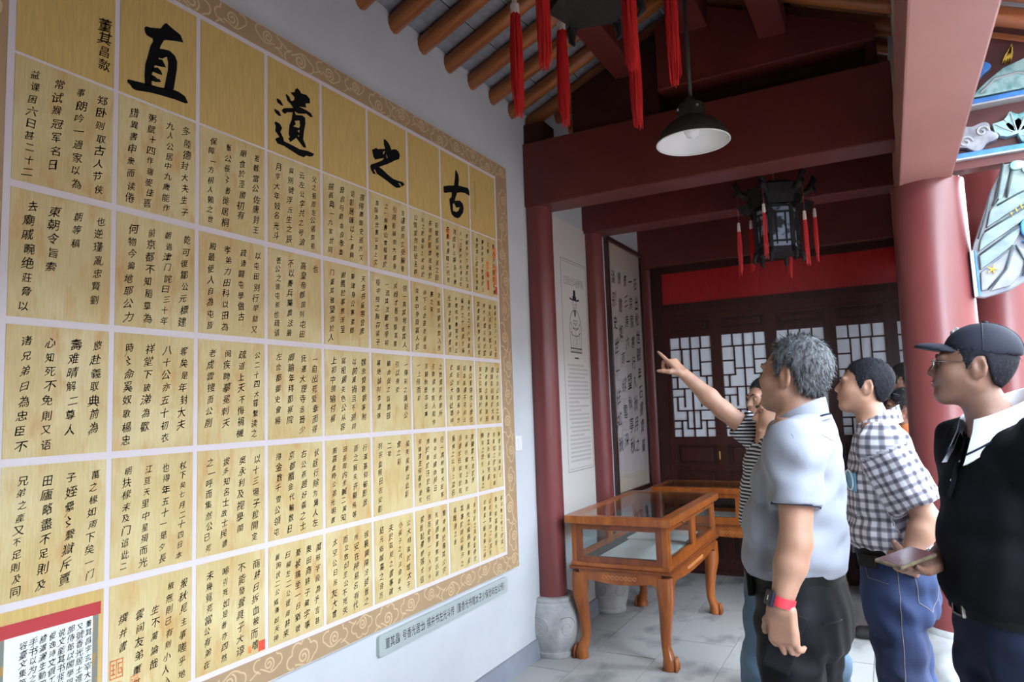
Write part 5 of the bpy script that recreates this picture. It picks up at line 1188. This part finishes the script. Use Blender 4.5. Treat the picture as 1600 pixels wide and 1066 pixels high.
from mathutils.bvhtree import BVHTree
def snap(o, pts, off=.002):
    """lay points (base-relative) on the surface of garment o"""
    n = len(o.data.vertices); co = np.empty(n * 3, np.float32); o.data.vertices.foreach_get('co', co); co = co.reshape(-1, 3)
    t = BVHTree.FromPolygons([tuple(v) for v in co], [tuple(p.vertices) for p in o.data.polygons]); out = []
    for p in pts:
        loc, nrm, i, d = t.find_nearest(Vector(p)); out.append((loc + nrm * off, nrm))
    return out
def densify(pts, n=8):
    out = []
    for a, b in zip(pts[:-1], pts[1:]):
        for q in range(n): out.append(Vector(a).lerp(Vector(b), q / n))
    return out + [Vector(pts[-1])]
def stitch(g, o, lines, mat, r=.0012, name='stitching', off=.0006):
    mb = MB()
    for pts in lines: mb.tube([q[0] for q in snap(o, densify([tuple(g.P(*p)) for p in pts]), off)], r, 4)
    s_ = mb.build(name, mat, None, smooth=True); s_.parent = o; return s_
def frame_on(g, o, p, off=.0):
    (loc, nrm), = snap(o, [tuple(g.P(*p))], off); up = Vector((0, 0, 1)); up = (up - nrm * up.dot(nrm)).normalized(); sd = up.cross(nrm)
    return loc, Matrix((sd, nrm, up)).transposed()
# ------------------------------------------------------------------ cloth materials
m_polo = fabric('polo_grey', (.275, .285, .335)); m_navyline = fabric('navy_trim', (.012, .014, .03)); m_blk_tr = pmat('black_trousers', (.007, .007, .009), .6, var=.2, scale=5, bump=.08, bscale=300, spec=.12)
m_black = pmat('black_polo', (.0045, .0045, .006), .85, bump=.12, bscale=420, spec=.10); m_navy = fabric('navy_trousers', (.008, .012, .030)); m_leather = pmat('black_leather', (.006, .006, .006), .5, spec=.15); m_steel = pmat('steel_buckle', (.60, .58, .55), .25, metal=1.)
m_jean = pmat('blue_denim', (.015, .036, .115), .85, col2=(.007, .014, .050), scale=3.5, stretch=(1, 1, .6), bump=.15, bscale=420); m_jean2 = pmat('washed_denim', (.075, .125, .185), .85, var=.25, scale=4, bump=.15, bscale=420)
m_stitch = pmat('denim_stitch', (.20, .17, .15), .9); m_orange = fabric('orange_top', (.55, .16, .05)); m_darktop = fabric('dark_top', (.02, .022, .03)); m_greytr = fabric('grey_trousers', (.07, .07, .085)); m_shoe = pmat('dark_shoe', (.02, .018, .016), .4)
m_collar_w = fabric('white_collar', (.78, .80, .84)); m_capm = fabric('cap_navy', (.014, .016, .026), .75); m_logo = pmat('cap_mark', (.75, .76, .80), .6)
def _check(nt, u, v, mth):
    P = .031
    def band(x): return mth('ABSOLUTE', mth('SUBTRACT', mth('FRACT', mth('MULTIPLY', x, 1 / P)), .5))
    bu = ramp_of(nt, band(u), [(.08, (.36, .35, .38)), (.18, (.48, .47, .50)), (.27, (1, 1, 1)), (.5, (1, 1, 1))]); bv = ramp_of(nt, band(v), [(.08, (.36, .35, .38)), (.18, (.48, .47, .50)), (.27, (1, 1, 1)), (.5, (1, 1, 1))])
    m = nt.nodes.new('ShaderNodeMixRGB'); m.blend_type = 'MULTIPLY'; m.inputs[0].default_value = 1.; nt.links.new(bu, m.inputs[1]); nt.links.new(bv, m.inputs[2])
    m2 = nt.nodes.new('ShaderNodeMixRGB'); m2.blend_type = 'MULTIPLY'; m2.inputs[0].default_value = 1.; nt.links.new(m.outputs[0], m2.inputs[1]); m2.inputs[2].default_value = (.66, .65, .70, 1); return m2.outputs[0]
m_check = pattern_mat('checked_cotton', _check)
def _stripe(nt, u, v, mth): return ramp_of(nt, mth('FRACT', mth('MULTIPLY', v, 1 / .0145)), [(.0, (.50, .52, .56)), (.40, (.50, .52, .56)), (.46, (.02, .022, .03)), (.94, (.02, .022, .03)), (1., (.50, .52, .56))])
m_strp = pattern_mat('striped_cotton', _stripe)
def headR(face, pitch, roll=0.):
    fx, fy = face; L = math.hypot(fx, fy); f = V3(fx / L, fy / L, 0); l = V3(-f[1], f[0], 0)
    return np.stack([l, -f, V3(0, 0, 1)], 1) @ rotm(0, pitch, roll)
def child(o, g): o.parent = g.root; return o

# ---- man in the light grey polo, seen from behind his left shoulder
g = Fig((1.725, 2.27), (-.97, .22), 1.70, 'man in light grey polo seen from behind, phone in hand, red watch band', ny=.036); W = g.W
arms1 = [(W(1.762, 2.10, 1.378), W(1.752, 2.05, 1.135), W(1.706, 2.03, .972)), (W(1.72, 2.46, 1.38), W(1.74, 2.50, 1.10), W(1.69, 2.47, .88))]
R1 = headR((-.925, .40), .16)
TB = [(.80, 0, .0, .132, .088), (.90, 0, .0, .142, .098), (.98, 0, .0, .138, .100), (1.06, 0, -.002, .142, .104), (1.16, 0, .006, .148, .102), (1.28, 0, .018, .158, .094), (1.36, 0, .032, .162, .082), (1.42, 0, .040, .135, .068), (1.46, 0, .042, .08, .06)]
build_body(g, arms1, (W(1.752, 2.27, 1.588), R1, .905), m_skin, TB, hands=[dict(w=arms1[0][2], d=V3(.02, -.02, -1.), n=V3(.35, .94, 0.), thumb=-1, curls=(.55, .62, .66, .70), s=1.0, tcurl=.3), dict(w=arms1[1][2], d=V3(0, 0, -1.), n=V3(0, -1., 0), thumb=1, curls=(.4, .4, .4, .4), fine=False)])
rowsP = [(1.010, 0, .0, .156, .120), (1.024, 0, -.003, .170, .138), (1.06, 0, -.006, .174, .144), (1.11, 0, -.004, .173, .142), (1.18, 0, .004, .171, .134), (1.28, 0, .018, .177, .117), (1.36, 0, .034, .178, .101), (1.42, 0, .042, .148, .084), (1.455, 0, .042, .098, .076), (1.47, 0, .042, .080, .074)]
sh_ = shirt(g, arms1, rowsP, m_polo, sleeve=.62, sl_r=(.075, .063), wr=.0115, f=2.0, ph=.7, name='polo_shirt')
cuff(g, arms1[0][0], arms1[0][1], 62e-2, .0640, m_navyline, .006)
collar(g, m_polo, 1.428, 1.482, .068, .070, 0, .038, stripe=m_navyline, droop=.03)
stitch(g, sh_, [[(.0, .15, 1.40), (.09, .13, 1.405), (.165, .06, 1.40), (.175, .02, 1.40)], [(.185, .075, 1.40), (.178, .085, 1.33), (.165, .09, 1.27)]], m_polo, .0012, 'seam', .0004)
tr_ = trousers(g, m_blk_tr, 1.03, [(.78, 0, .012, .145, .105), (.86, 0, .014, .160, .120), (.93, 0, .008, .160, .122), (1.03, 0, .0, .156, .118)], ph=.4, wr=.013, r=(.092, .076, .070)); belt(g, m_leather, 1.010, .160, .123, buckle=m_steel)
stitch(g, tr_, [[(.05, .13, .905), (.13, .11, .905)], [(.16, .02, .95), (.165, .05, .86)]], m_leather, .002, 'pocket_welt')
_l, _R = frame_on(g, tr_, (.10, -.12, .985), .010); child(MB().obox(_l, (.040, .010, .032), _R).build('belt_pouch', m_leather, None, bevel=.004), g)
hair_mesh(g, 0, m_hair_g, n=6500, L=.017, lift=.30, thick=.011, seed=3, flow=(0, .6, -.25), hairline=[(-.13, .11), (-.085, .105), (-.055, .086), (-.040, .064), (-.026, .022), (-.014, -.004), (-.006, .010), (.000, .036), (.034, .040), (.050, -.010), (.064, -.058), (.12, -.084)])
shoes(g, m_shoe)
# watch
w0, w1 = arms1[0][1], arms1[0][2]; dw = Vector(w1 - w0).normalized(); wc = Vector(w1) - dw * .012; xx = dw.orthogonal().normalized(); yy_ = dw.cross(xx)
mb = MB(); n = 26; vs = []
for q in range(n):
    t = 2 * PI * q / n; v = (xx * math.cos(t) + yy_ * math.sin(t)) * .0345; vs += [wc + v - dw * .013, wc + v + dw * .013]
mb.add(vs, [(2 * i, 2 * ((i + 1) % n), 2 * ((i + 1) % n) + 1, 2 * i + 1) for i in range(n)])
wt = empty('wrist_watch', tuple(Vector(g.base) + wc)); tag(wt, 'smart watch with bright red band on the grey-polo man', 'watch')
b_ = mb.build('band', pmat('watch_red', (.60, .03, .05), .5), None, smooth=True); b_.parent = wt; b_.location = -wc
fd = Vector((-.80, -.60, 0)); fd = (fd - dw * fd.dot(dw)).normalized(); sd = dw.cross(fd); Rw = Matrix((sd, dw, fd)).transposed()
MB().obox(fd * .036, (.017, .020, .006), Rw).build('dial', pmat('watch_dial', (.010, .012, .026), .3, spec=.2), None, bevel=.004).parent = wt
MB().obox(fd * .0425, (.001, .006, .0004), Rw).build('watch_hand', m_logo, None).parent = wt
phone('smartphone', (1.705, 2.015 + .035, .875), (.75, .10, -.30), (.30, .25, .95), pmat('phone_black', (.006, .006, .007), .5, spec=.1), pmat('phone_glass', (.008, .008, .010), .3, spec=.2), 'black phone held in the hanging hand of the grey-polo man')

# ---- man in the checked shirt and blue jeans
g = Fig((1.968, 2.87), (-1, -.02), 1.655, 'man in grey and white checked shirt and blue jeans, seen in profile', ny=-.015); W = g.W
arms4 = [(W(1.972, 2.705, 1.345), W(2.082, 2.70, 1.105), W(2.020, 2.655, 1.005)), (W(1.96, 3.05, 1.345), W(2.05, 3.06, 1.11), W(1.99, 3.04, .93))]
R4 = headR((-1, .0), .16)
legs4 = [(W(1.955, 2.87 - .085, .86), W(1.985, 2.87 - .10, .47), W(2.04, 2.87 - .11, .07)), (W(1.955, 2.87 + .085, .86), W(2.0, 2.87 + .10, .47), W(2.06, 2.87 + .11, .07))]
build_body(g, arms4, (W(1.924, 2.87, 1.555), R4, .79), m_skin, torso=[(a_, b_, (c_ - .02 if a_ > 1.2 else c_), d_, e_ * .92) for a_, b_, c_, d_, e_ in TORSO], legs=legs4, hands=[dict(w=arms4[0][2], d=V3(-.15, .62, -.75), n=V3(.2, .9, .4), thumb=-1, curls=(.3, .35, .4, .4), s=.95)])
rowsC = [(1.005, 0, .0, .160, .118), (1.022, 0, -.004, .174, .134), (1.05, 0, -.008, .182, .142), (1.12, 0, -.006, .180, .138), (1.20, 0, .0, .184, .134), (1.28, 0, .006, .190, .132), (1.36, 0, .012, .190, .114), (1.42, 0, .018, .158, .090), (1.455, 0, .022, .098, .076), (1.475, 0, .022, .080, .072)]
rows4 = [(1.005, 0, .0, .160, .118), (1.022, 0, -.004, .174, .134), (1.05, 0, -.006, .178, .138), (1.12, 0, -.006, .178, .136), (1.20, 0, -.006, .182, .126), (1.28, 0, -.012, .186, .114), (1.36, 0, -.018, .184, .092), (1.42, 0, -.020, .150, .076), (1.455, 0, -.018, .095, .070), (1.475, 0, -.018, .080, .070)]
TO4 = [(a_, b_, (c_ - .02 if a_ > 1.2 else c_), d_, e_ * .92) for a_, b_, c_, d_, e_ in TORSO]
sh_ = shirt(g, arms4, rows4, m_check, sleeve=.80, sl_r=(.078, .074), wr=.0115, f=2.4, ph=2.1, name='checked_shirt')
collar(g, m_check, 1.434, 1.486, .070, .072, 0, -.014, droop=.05, open_=.9)
tr_ = trousers(g, m_jean, 1.02, [(.78, 0, .016, .150, .112), (.86, 0, .022, .166, .126), (.93, 0, .014, .166, .126), (1.02, 0, .0, .160, .118)], ph=1.3, wr=.014, r=(.094, .078, .068), name='jeans'); belt(g, m_leather, 1.008, .164, .122, buckle=m_steel)
stitch(g, tr_, [[(.17, .01, .97), (.185, .01, .85), (.185, .01, .70), (.175, .005, .55)], [(.12, -.11, .985), (.15, -.085, .93), (.17, -.02, .915)], [(.165, .06, .955), (.165, .075, .86), (.13, .12, .825), (.085, .14, .86), (.085, .13, .955)]], m_stitch)
_l, _R = frame_on(g, tr_, (.15, -.085, .985), .010); child(MB().obox(_l, (.034, .010, .022), _R).build('belt_pouch', m_leather, None, bevel=.004), g)
_l, _R = frame_on(g, tr_, (.17, -.01, 1.008), .004); child(MB().obox(_l, (.010, .004, .011), _R).build('belt_tag', m_gold, None, bevel=.002), g)
hair_mesh(g, 0, m_buzz, n=5200, L=.0065, lift=.9, thick=.006, seed=5, hairline=[(-.13, .070), (-.085, .066), (-.062, .052), (-.046, .045), (-.030, .005), (-.016, -.020), (-.004, -.016), (.004, .028), (.030, .034), (.044, -.020), (.062, -.070), (.12, -.095)])
shoes(g, m_shoe)
_l, _R = frame_on(g, sh_, (.12, -.115, 1.255), .004)
fm = empty('face_mask', tuple(Vector(g.base) + _l)); tag(fm, 'folded light blue face mask in the pocket of the checked shirt', 'face mask')
MB().obox((0, 0, 0), (.032, .004, .032), _R).build('mask_fold', pmat('mask_blue', (.16, .40, .56), .8, var=.06), None, bevel=.003).parent = fm
MB().tube([_R @ Vector((.030 * math.cos(t_) - .004, .007, .034 * math.sin(t_) + .006)) for t_ in [q * .35 for q in range(19)]], .0028, 6).build('ear_loop', m_collar_w, None, smooth=True).parent = fm
stitch(g, sh_, [[(.05, -.13, 1.245), (.14, -.10, 1.245)], [(.05, -.13, 1.245), (.05, -.13, 1.14), (.14, -.10, 1.14), (.14, -.10, 1.245)]], m_greytr, .0010, 'pocket_edge', .0006)

# ---- man in the dark cap and black polo
g = Fig((2.245, 2.20), (-.92, -.39), 1.68, 'man in dark baseball cap and black polo with white collar, glasses, holding phone', ny=.0); W = g.W
arms7 = [(W(2.185, 2.35, 1.375), W(2.19, 2.43, 1.135), W(2.075, 2.215, 1.072)), (W(2.325, 2.035, 1.375), W(2.375, 2.05, 1.10), W(2.34, 1.97, .88))]
R7 = headR((-1, .08), .15)
build_body(g, arms7, (W(2.198, 2.175, 1.586), R7, .81), m_skin_t, hands=[dict(w=arms7[0][2], d=V3(-.52, -.85, -.05), n=V3(0.05, 0, 1.), thumb=1, curls=(.22, .22, .25, .28), s=.95, tcurl=.9), dict(w=arms7[1][2], d=V3(0, 0, -1.), n=V3(-1., 0, 0), thumb=1, curls=(.4, .4, .4, .4), fine=False)])
rowsK = [(.985, 0, .0, .172, .128), (1.01, 0, -.006, .190, .150), (1.06, 0, -.010, .190, .152), (1.16, 0, -.006, .188, .146), (1.28, 0, .006, .196, .138), (1.36, 0, .012, .196, .118), (1.42, 0, .018, .164, .092), (1.455, 0, .022, .100, .078), (1.475, 0, .022, .080, .074)]
sh_ = shirt(g, arms7, rowsK, m_black, sleeve=.72, sl_r=(.078, .072), wr=.010, f=1.9, ph=4.0, name='polo_shirt')
collar(g, m_collar_w, 1.440, 1.502, .078, .082, 0, .004, stripe=m_navyline, droop=.055, open_=.8, fl=.10)
_q = [q_[0] for q_ in snap(sh_, densify([tuple(g.P(.004, -.12, z_)) for z_ in (1.43, 1.36, 1.26)]), .002)]
child(MB().tube(_q, .013, 6, squash=.2).build('placket', m_black, None, smooth=True), g)
for z_ in (1.385, 1.315):
    _l, _R = frame_on(g, sh_, (.004, -.15, z_), .005); child(MB().tube([_l, _l + _R @ Vector((0, .003, 0))], .0055, 12).build('button', m_steel, None), g)
trousers(g, m_navy, 1.0, ph=2.6, wr=.012, r=(.108, .088, .078)); belt(g, m_leather, .990, .180, .138, buckle=m_steel)
hair_mesh(g, 0, m_buzz, n=2500, L=.006, lift=.6, thick=.004, seed=9); shoes(g, m_shoe)
hc, R, s = g.hc, g.R, g.s; T = lambda x, y, z: hc + R @ (V3(x, y, z) * s)
F = Field(hc - .20, hc + .20, .0045); Rc = R @ rotm(0, -.10, 0)
F.ell(T(0, .022, .050), np.array([.084, .108, .090]) * s, Rc, .02); 
F.plane(T(0, .0, .030), Rc @ V3(0, 0, -1), .004); F.ell(T(0, .020, .030), np.array([.079, .102, .082]) * s, Rc, .004, 's')
V_, Q_ = F.mesh(); cp = np_mesh('cap', V_, Q_, m_capm, g.root)
F = Field(hc - .25, hc + .25, .0045); F.ell(T(0, -.085, .040), np.array([.072, .086, .024]) * s, Rc @ rotm(0, .20, 0), .01); F.ell(T(0, .022, .030), np.array([.080, .104, .09]) * s, Rc, .004, 's'); F.ell(T(0, -.08, .018), np.array([.10, .12, .026]) * s, Rc @ rotm(0, .20, 0), .004, 's')
V_, Q_ = F.mesh(); np_mesh('brim', V_, Q_, m_capm, cp)
MB().tube([Vector(T(.0, .022, .140))+Vector(Rc@V3(0,0,-.001)), Vector(T(.0, .022, .146))], [.008, .006], 10).build('cap_button', m_capm, None, smooth=True).parent = cp
mb = MB()
for sx in (-1, 0, 1):
    pts = [];
    for q in range(14):
        t = q / 13 * PI * .5; px = sx * .0845 * math.sin(t) * 1.0; pz = .050 + .0905 * math.cos(t); py = .022 + (.109 * math.sin(t) if sx == 0 else 0)
        pts.append(Vector(hc + R @ (V3(0, .022, .050) * s) + Rc @ (V3(px, py - .022, pz - .050) * s)))
    mb.tube(pts, .0014, 4)
mb.build('cap_seam', m_capm, None).parent = cp
mb = MB(); 
for (t0, t1, h0, w_) in ((-.30, .35, .060, .008), (-.05, .40, .074, .006)):
    pts = []
    for q in range(8):
        t = t0 + (t1 - t0) * q / 7; el = h0 / .09 + .10 * q / 7; ce = math.cos(el); pts.append(Vector(hc + R @ (V3(0, .022, .050) * s) + Rc @ (V3(.0865 * math.sin(t) * ce, -.1105 * math.cos(t) * ce, .0925 * math.sin(el)) * s)))
    mb.tube(pts, [.002, .0045, .0055, .006, .0055, .0045, .003, .0015], 6, squash=.35)
mb.build('cap_mark', m_logo, None, smooth=True).parent = cp
mg = pmat('spectacle_metal', (.45, .40, .35), .25, metal=1.); ml = glassmat('spectacle_glass')
gl = MB()
for sx in (-1, 1):
    gl.tube([Vector(T(sx * (.033 + .024 * math.cos(t_)), -.112 + .006 * abs(math.cos(t_)) * (1 if math.cos(t_) * 1 > 0 else 0), -.004 + .017 * math.sin(t_))) for t_ in [q * PI / 8 for q in range(17)]], .0013, 5)
    gl.tube([Vector(T(sx * .057, -.106, .004)), Vector(T(sx * .074, -.06, .008)), Vector(T(sx * .078, .005, .010)), Vector(T(sx * .078, .030, -.006))], .0014, 5)
gl.tube([Vector(T(-.010, -.113, .002)), Vector(T(0, -.116, .005)), Vector(T(.010, -.113, .002))], .0013, 5)
go = child(gl.build('glasses', mg, None, smooth=True), g)
for sx in (-1, 1):
    MB().prism([(q * PI / 8) for q in range(16)], lambda t_: tuple(T(sx * (.033 + .0235 * math.cos(t_)), -.1115, -.004 + .0165 * math.sin(t_))), lambda t_: tuple(T(sx * (.033 + .0235 * math.cos(t_)), -.1105, -.004 + .0165 * math.sin(t_)))).build('lens', ml, None).parent = go
_n = Vector((.04, -.14, .98)).normalized(); _ay = Vector((-.55, -.83, 0)); _ay = (_ay - _n * _n.dot(_ay)).normalized()
phone('smartphone', (2.008, 2.090, 1.104), _ay.cross(_n), _ay, pmat('phone_case_gold', (.11, .085, .05), .5, var=.5, scale=60), pmat('phone_lit', (.085, .040, .045), .15, coat=.2), 'phone in a patterned case held flat by the capped man', .072, .150)

# ---- man pointing, in the striped t-shirt and washed jeans
g = Fig((1.555, 3.09), (-1, .05), 1.62, 'man in navy striped t-shirt pointing up at the wall with outstretched arm', ny=.045); W = g.W
arms2 = [(W(1.525, 3.24, 1.315), W(1.352, 3.17, 1.478), W(1.205, 3.12, 1.640)), (W(1.62, 2.91, 1.315), W(1.66, 2.88, 1.06), W(1.60, 2.86, .84))]
R2 = headR((-.95, -.30), .05)
legs2 = [(W(1.53, 3.09 - .085, .84), W(1.485, 3.09 - .12, .46), W(1.50, 3.09 - .12, .07)), (W(1.62, 3.09 + .085, .84), W(1.70, 3.09 + .11, .46), W(1.75, 3.09 + .12, .07))]
dp = V3(-.655, -.05, .755)
build_body(g, arms2, (W(1.598, 3.10, 1.462), R2, .90), m_skin, legs=legs2, hands=[dict(w=arms2[0][2], d=dp, n=V3(-.72, .25, -.65), thumb=1, curls=(.03, 1.25, 1.3, 1.3), s=.90, tcurl=.5)])
shirt(g, arms2, rowsC, m_strp, sleeve=.66, sl_r=(.078, .066), wr=.010, f=2.2, ph=3.3, name='striped_shirt', hem=None)
trousers(g, m_jean2, .98, ph=.2, wr=.014, name='jeans', r=(.100, .080, .075)); hair_mesh(g, 0, m_hair_b, n=1500, L=.02, seed=11); shoes(g, m_shoe)

# ---- people half hidden behind the others
g = Fig((1.455, 3.92), (-.75, -.66), 1.62, 'person whose face peeps out between the pointing man and the grey-polo man'); W = g.W
a3 = [(g.P(.185, .01, 1.38), g.P(.21, .03, 1.10), g.P(.20, -.03, .86)), (g.P(-.185, .01, 1.38), g.P(-.21, .03, 1.10), g.P(-.20, -.03, .86))]
build_body(g, a3, (W(1.425, 3.89, 1.520), headR((-.72, -.70), .0), .90), m_skin, res=.014, fine_head=.006)
shirt(g, a3, rowsC, m_darktop, res=.011); trousers(g, m_greytr, .98, res=.012); hair_mesh(g, 0, m_hair_b, n=1500, L=.02, seed=13); shoes(g, m_shoe)
g = Fig((2.085, 5.72), (-.9, .35), 1.74, 'person at the back with black hair, half hidden by the thick column'); W = g.W
a5 = [(g.P(.185, .01, 1.38), g.P(.21, .03, 1.10), g.P(.20, -.03, .86)), (g.P(-.185, .01, 1.38), g.P(-.21, .03, 1.10), g.P(-.20, -.03, .86))]
build_body(g, a5, (W(2.09, 5.72, 1.615), headR((-.9, .40), .08), .98), m_skin, res=.014, fine_head=.006)
shirt(g, a5, rowsC, m_darktop, res=.011, ph=1.); trousers(g, m_greytr, .98, res=.012); hair_mesh(g, 0, m_hair_b, n=1500, L=.018, seed=15); shoes(g, m_shoe)
g = Fig((2.085, 5.08), (-1, .0), 1.56, 'woman in orange top with glasses and face mask, half hidden by the thick column'); W = g.W
a6 = [(g.P(.175, .01, 1.38), g.P(.20, .03, 1.10), g.P(.19, -.03, .86)), (g.P(-.175, .01, 1.38), g.P(-.20, .03, 1.10), g.P(-.19, -.03, .86))]
legs6 = [(W(2.07, 5.0, .80), W(1.98, 5.0, .44), W(1.86, 5.05, .07)), (W(2.07, 5.17, .80), W(2.03, 5.18, .44), W(2.03, 5.18, .07))]
build_body(g, a6, (W(2.068, 5.08, 1.435), headR((-1, -.05), .10), .93), m_skin, res=.014, fine_head=.006, legs=legs6)
shirt(g, a6, rowsC, m_orange, res=.011, ph=2.); trousers(g, m_greytr, .98, res=.012, r=(.095, .085, .085)); hair_mesh(g, 0, m_hair_b, n=2200, L=.03, seed=17, thick=.016, long=True, hairline=[(-.13, .075), (-.085, .070), (-.060, .050), (-.046, .030), (-.030, -.01), (-.016, -.022), (.0, .02), (.012, .020), (.025, .0), (.035, -.05), (.05, -.11), (.12, -.12)]); shoes(g, m_shoe)
hc, R, s = g.hc, g.R, g.s; T = lambda x, y, z: Vector(hc + R @ (V3(x, y, z) * s))
F = Field(hc - .15, hc + .15, .005); F.ell(hc + R @ (V3(0, -.058, -.070) * s), np.array([.060, .062, .052]) * s, R, .01); F.ell(hc + R @ (V3(0, .04, -.05) * s), np.array([.10, .075, .1]) * s, R, .004, 's'); V_, Q_ = F.mesh(); mk = np_mesh('mask', V_, Q_, pmat('mask_pale', (.45, .62, .70), .8), g.root)
MB().tube([T(.055, -.05, -.045), T(.078, -.01, -.02), T(.085, .015, .0)], .0016, 5).build('mask_loop', m_collar_w, None).parent = mk
gl = MB()
for sx in (-1, 1):
    gl.tube([T(sx * (.033 + .024 * math.cos(t_)), -.112, -.004 + .018 * math.sin(t_)) for t_ in [q * PI / 8 for q in range(17)]], .0018, 5); gl.tube([T(sx * .057, -.106, .004), T(sx * .074, -.06, .008), T(sx * .080, .02, .006)], .0018, 5)
child(gl.build('glasses', m_brow, None, smooth=True), g)

# flat print too fine to pick apart
for o in bpy.data.objects:
    if o.parent is not None and o.name.split('.')[0] in ('writing', 'inset_writing', 'small_writing', 'lettering', 'printed_text', 'printed_title', 'cloud_pattern', 'seal', 'ink_gap', 'printed_portrait', 'printed_border', 'carving', 'stitching', 'thread', 'hair'):
        o['kind'] = 'stuff'
